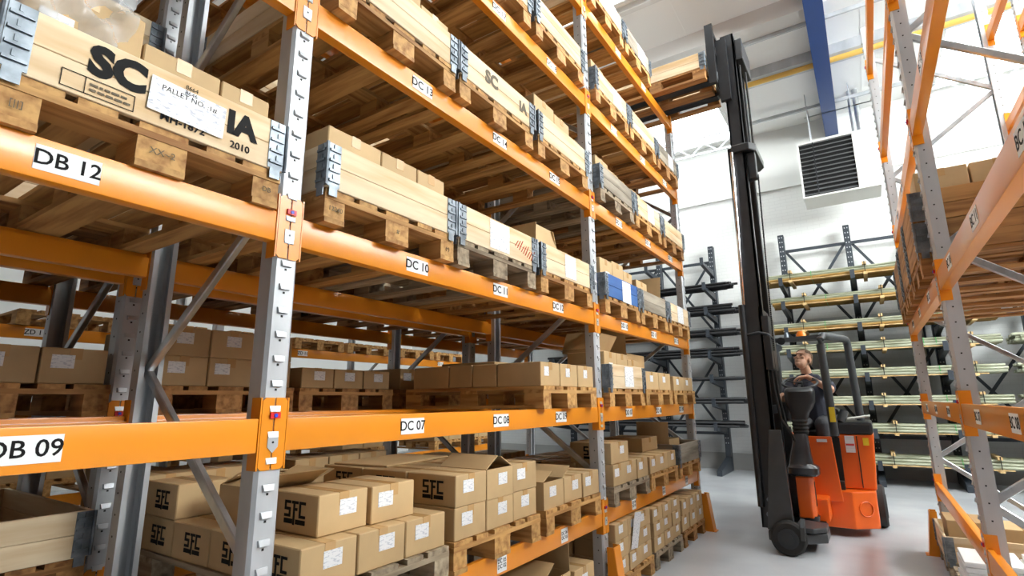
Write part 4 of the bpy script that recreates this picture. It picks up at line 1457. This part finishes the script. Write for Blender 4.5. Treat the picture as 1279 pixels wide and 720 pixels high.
# head turned up and to his right, towards the raised load
HR = Matrix.Translation(hd) @ Matrix.Diagonal((1.12, 1.12, 1.12, 1)) @ Matrix.Rotation(math.radians(-26), 4, 'Z') @ Matrix.Rotation(math.radians(-26), 4, 'X')
def hp(x, y, z):
    return HR @ Vector((x, y, z))
def hball(c, r):
    n0 = len(mb.v)
    mb.ball((0, 0, 0), r)
    for i in range(n0, len(mb.v)):
        v = mb.v[i]
        mb.v[i] = tuple(hp(v[0] + c[0], v[1] + c[1], v[2] + c[2]))
hball((0, .012, .03), (.074, .093, .088))          # skull
hball((0, -.018, -.045), (.058, .066, .066))       # jaw
hball((0, -.062, -.082), (.026, .024, .022))       # chin
hball((0, -.095, -.018), (.014, .02, .016))        # nose tip
mb.cone(hp(0, -.078, .024), hp(0, -.096, -.014), .009, .013, 8)
hball((0, -.074, .034), (.052, .018, .012))        # brow
for s in (-1, 1):
    hball((s * .04, -.062, -.008), (.02, .018, .016))   # cheek
    hball((s * .078, .012, -.004), (.011, .02, .032))   # ear
hball((0, -.083, -.05), (.024, .012, .006))        # upper lip
hball((0, -.08, -.06), (.02, .012, .007))          # lower lip
mb.cone((-.605, 7.40, 1.72), (-.622, 7.36, 1.84), .058, .055)
# torso
mb.cone((-.58, 7.5, 1.17), (-.585, 7.47, 1.4), .13, .125)
mb.cone((-.585, 7.47, 1.4), (-.6, 7.42, 1.58), .125, .12)
mb.cone((-.74, 7.42, 1.60), (-.45, 7.42, 1.60), .085, .085)
mb.cone((-.68, 7.42, 1.68), (-.53, 7.42, 1.68), .05, .05)
SHL, ELL_, WRL = Vector((-.40, 7.40, 1.60)), Vector((-.37, 7.14, 1.55)), Vector((-.575, 6.985, 1.70))
SHR, ELR, WRR = Vector((-.80, 7.40, 1.60)), Vector((-.865, 7.24, 1.42)), Vector((-.855, 7.06, 1.50))
for a, b, c in ((SHL, ELL_, WRL), (SHR, ELR, WRR)):
    mb.cone(a, b, .058, .044)
    mb.cone(b, c, .044, .028)
def hand(wr, fwd, side, down, s):
    """palm and five fingers curling from the wrist; fwd, side, down are unit directions"""
    fwd, side, down = Vector(fwd).normalized(), Vector(side).normalized(), Vector(down).normalized()
    pc = wr + fwd * .045
    for k in (-1, 0, 1):
        mb.cone(wr + side * k * .012, wr + fwd * .085 + side * k * .026, .018, .015, 8)
    for k, ln in enumerate((.068, .078, .072, .056)):
        b = wr + fwd * .088 + side * (-.033 + k * .022)
        k1 = b + fwd * ln * .5 + down * ln * .18
        k2 = k1 + fwd * ln * .18 + down * ln * .35
        k3 = k2 - fwd * ln * .1 + down * ln * .28
        mb.cone(b, k1, .0098, .0092, 8); mb.cone(k1, k2, .0092, .0085, 8); mb.cone(k2, k3, .0085, .0075, 8)
    tb = wr + fwd * .03 - side * .03
    t1 = tb - side * .028 + fwd * .03 + down * .012
    t2 = t1 + fwd * .03 + down * .02
    mb.cone(tb, t1, .014, .011, 8); mb.cone(t1, t2, .011, .009, 8)
hand(WRL, (-.9, -.3, -.12), (.25, -.9, .2), (-.1, 0, -1), 1)
hand(WRR, (-.25, -.9, -.05), (-.9, .25, 0), (0, -.1, -1), -1)
# legs
for s, kx in ((-1, -.72), (1, -.50)):
    hip = Vector((-.58 + s * .09, 7.48, 1.17)); kn = Vector((kx, 7.16, 1.16)); an = Vector((kx + .01, 7.17, .68))
    mb.cone(hip, kn, .088, .062); mb.cone(kn, an, .06, .042)
    mb.cone(an + Vector((0, .03, -.06)), an + Vector((0, -.1, -.075)), .036, .03)
body = mb.build('body', 'skin', PS)
remesh(body, .0065)
# clothing
mb = MB()
mb.cone((-.58, 7.5, 1.16), (-.585, 7.47, 1.4), .145, .14)
mb.cone((-.585, 7.47, 1.4), (-.6, 7.42, 1.58), .14, .133)
mb.cone((-.75, 7.42, 1.605), (-.45, 7.42, 1.605), .094, .094)
mb.cone((-.69, 7.42, 1.685), (-.52, 7.42, 1.685), .058, .058)
mb.cone((-.605, 7.41, 1.69), (-.61, 7.395, 1.735), .07, .064)
for a, b in ((SHL, ELL_), (SHR, ELR)):
    mb.cone(a, a.lerp(b, .62), .072, .066)
remesh(mb.build('t_shirt', 'shirt', PS), .008)
mb = MB()
mb.cone((-.64, 7.48, 1.16), (-.52, 7.48, 1.16), .125, .125)
for s, kx in ((-1, -.72), (1, -.50)):
    hip = Vector((-.58 + s * .09, 7.48, 1.17)); kn = Vector((kx, 7.16, 1.16)); an = Vector((kx + .01, 7.17, .74))
    mb.cone(hip, kn, .1, .075); mb.cone(kn, an, .074, .058)
remesh(mb.build('trousers', 'trouser', PS), .008)
mb = MB()
for s, kx in ((-1, -.71), (1, -.49)):
    mb.cone((kx, 7.2, .605), (kx, 7.08, .60), .044, .036)
remesh(mb.build('shoes', 'black_plastic', PS), .008)
mb = MB()
for c, r in (((0, .018, .042), (.081, .097, .088)), ((0, .05, .0), (.07, .066, .07))):
    hball(c, r)
# cut the cap to the scalp: keep what lies above the brow or behind the ears
keep = []
inv = HR.inverted()
for f, mi in zip(mb.f, mb.mi):
    c = sum((inv @ Vector(mb.v[i]) for i in f), Vector()) / len(f)
    if c.z > .055 + max(0, -c.y) * .35 or (c.y > .02 and c.z > -.03):
        keep.append(f)
mb.f = keep; mb.mi = [0] * len(keep)
mb.build('hair', 'hair', PS, smooth=1.2)
for s in (-1, 1):
    mb = MB()
    hball((s * .028, -.077, .012), (.011, .007, .005))
    mb.build('eye', 'ink', PS, smooth=1)
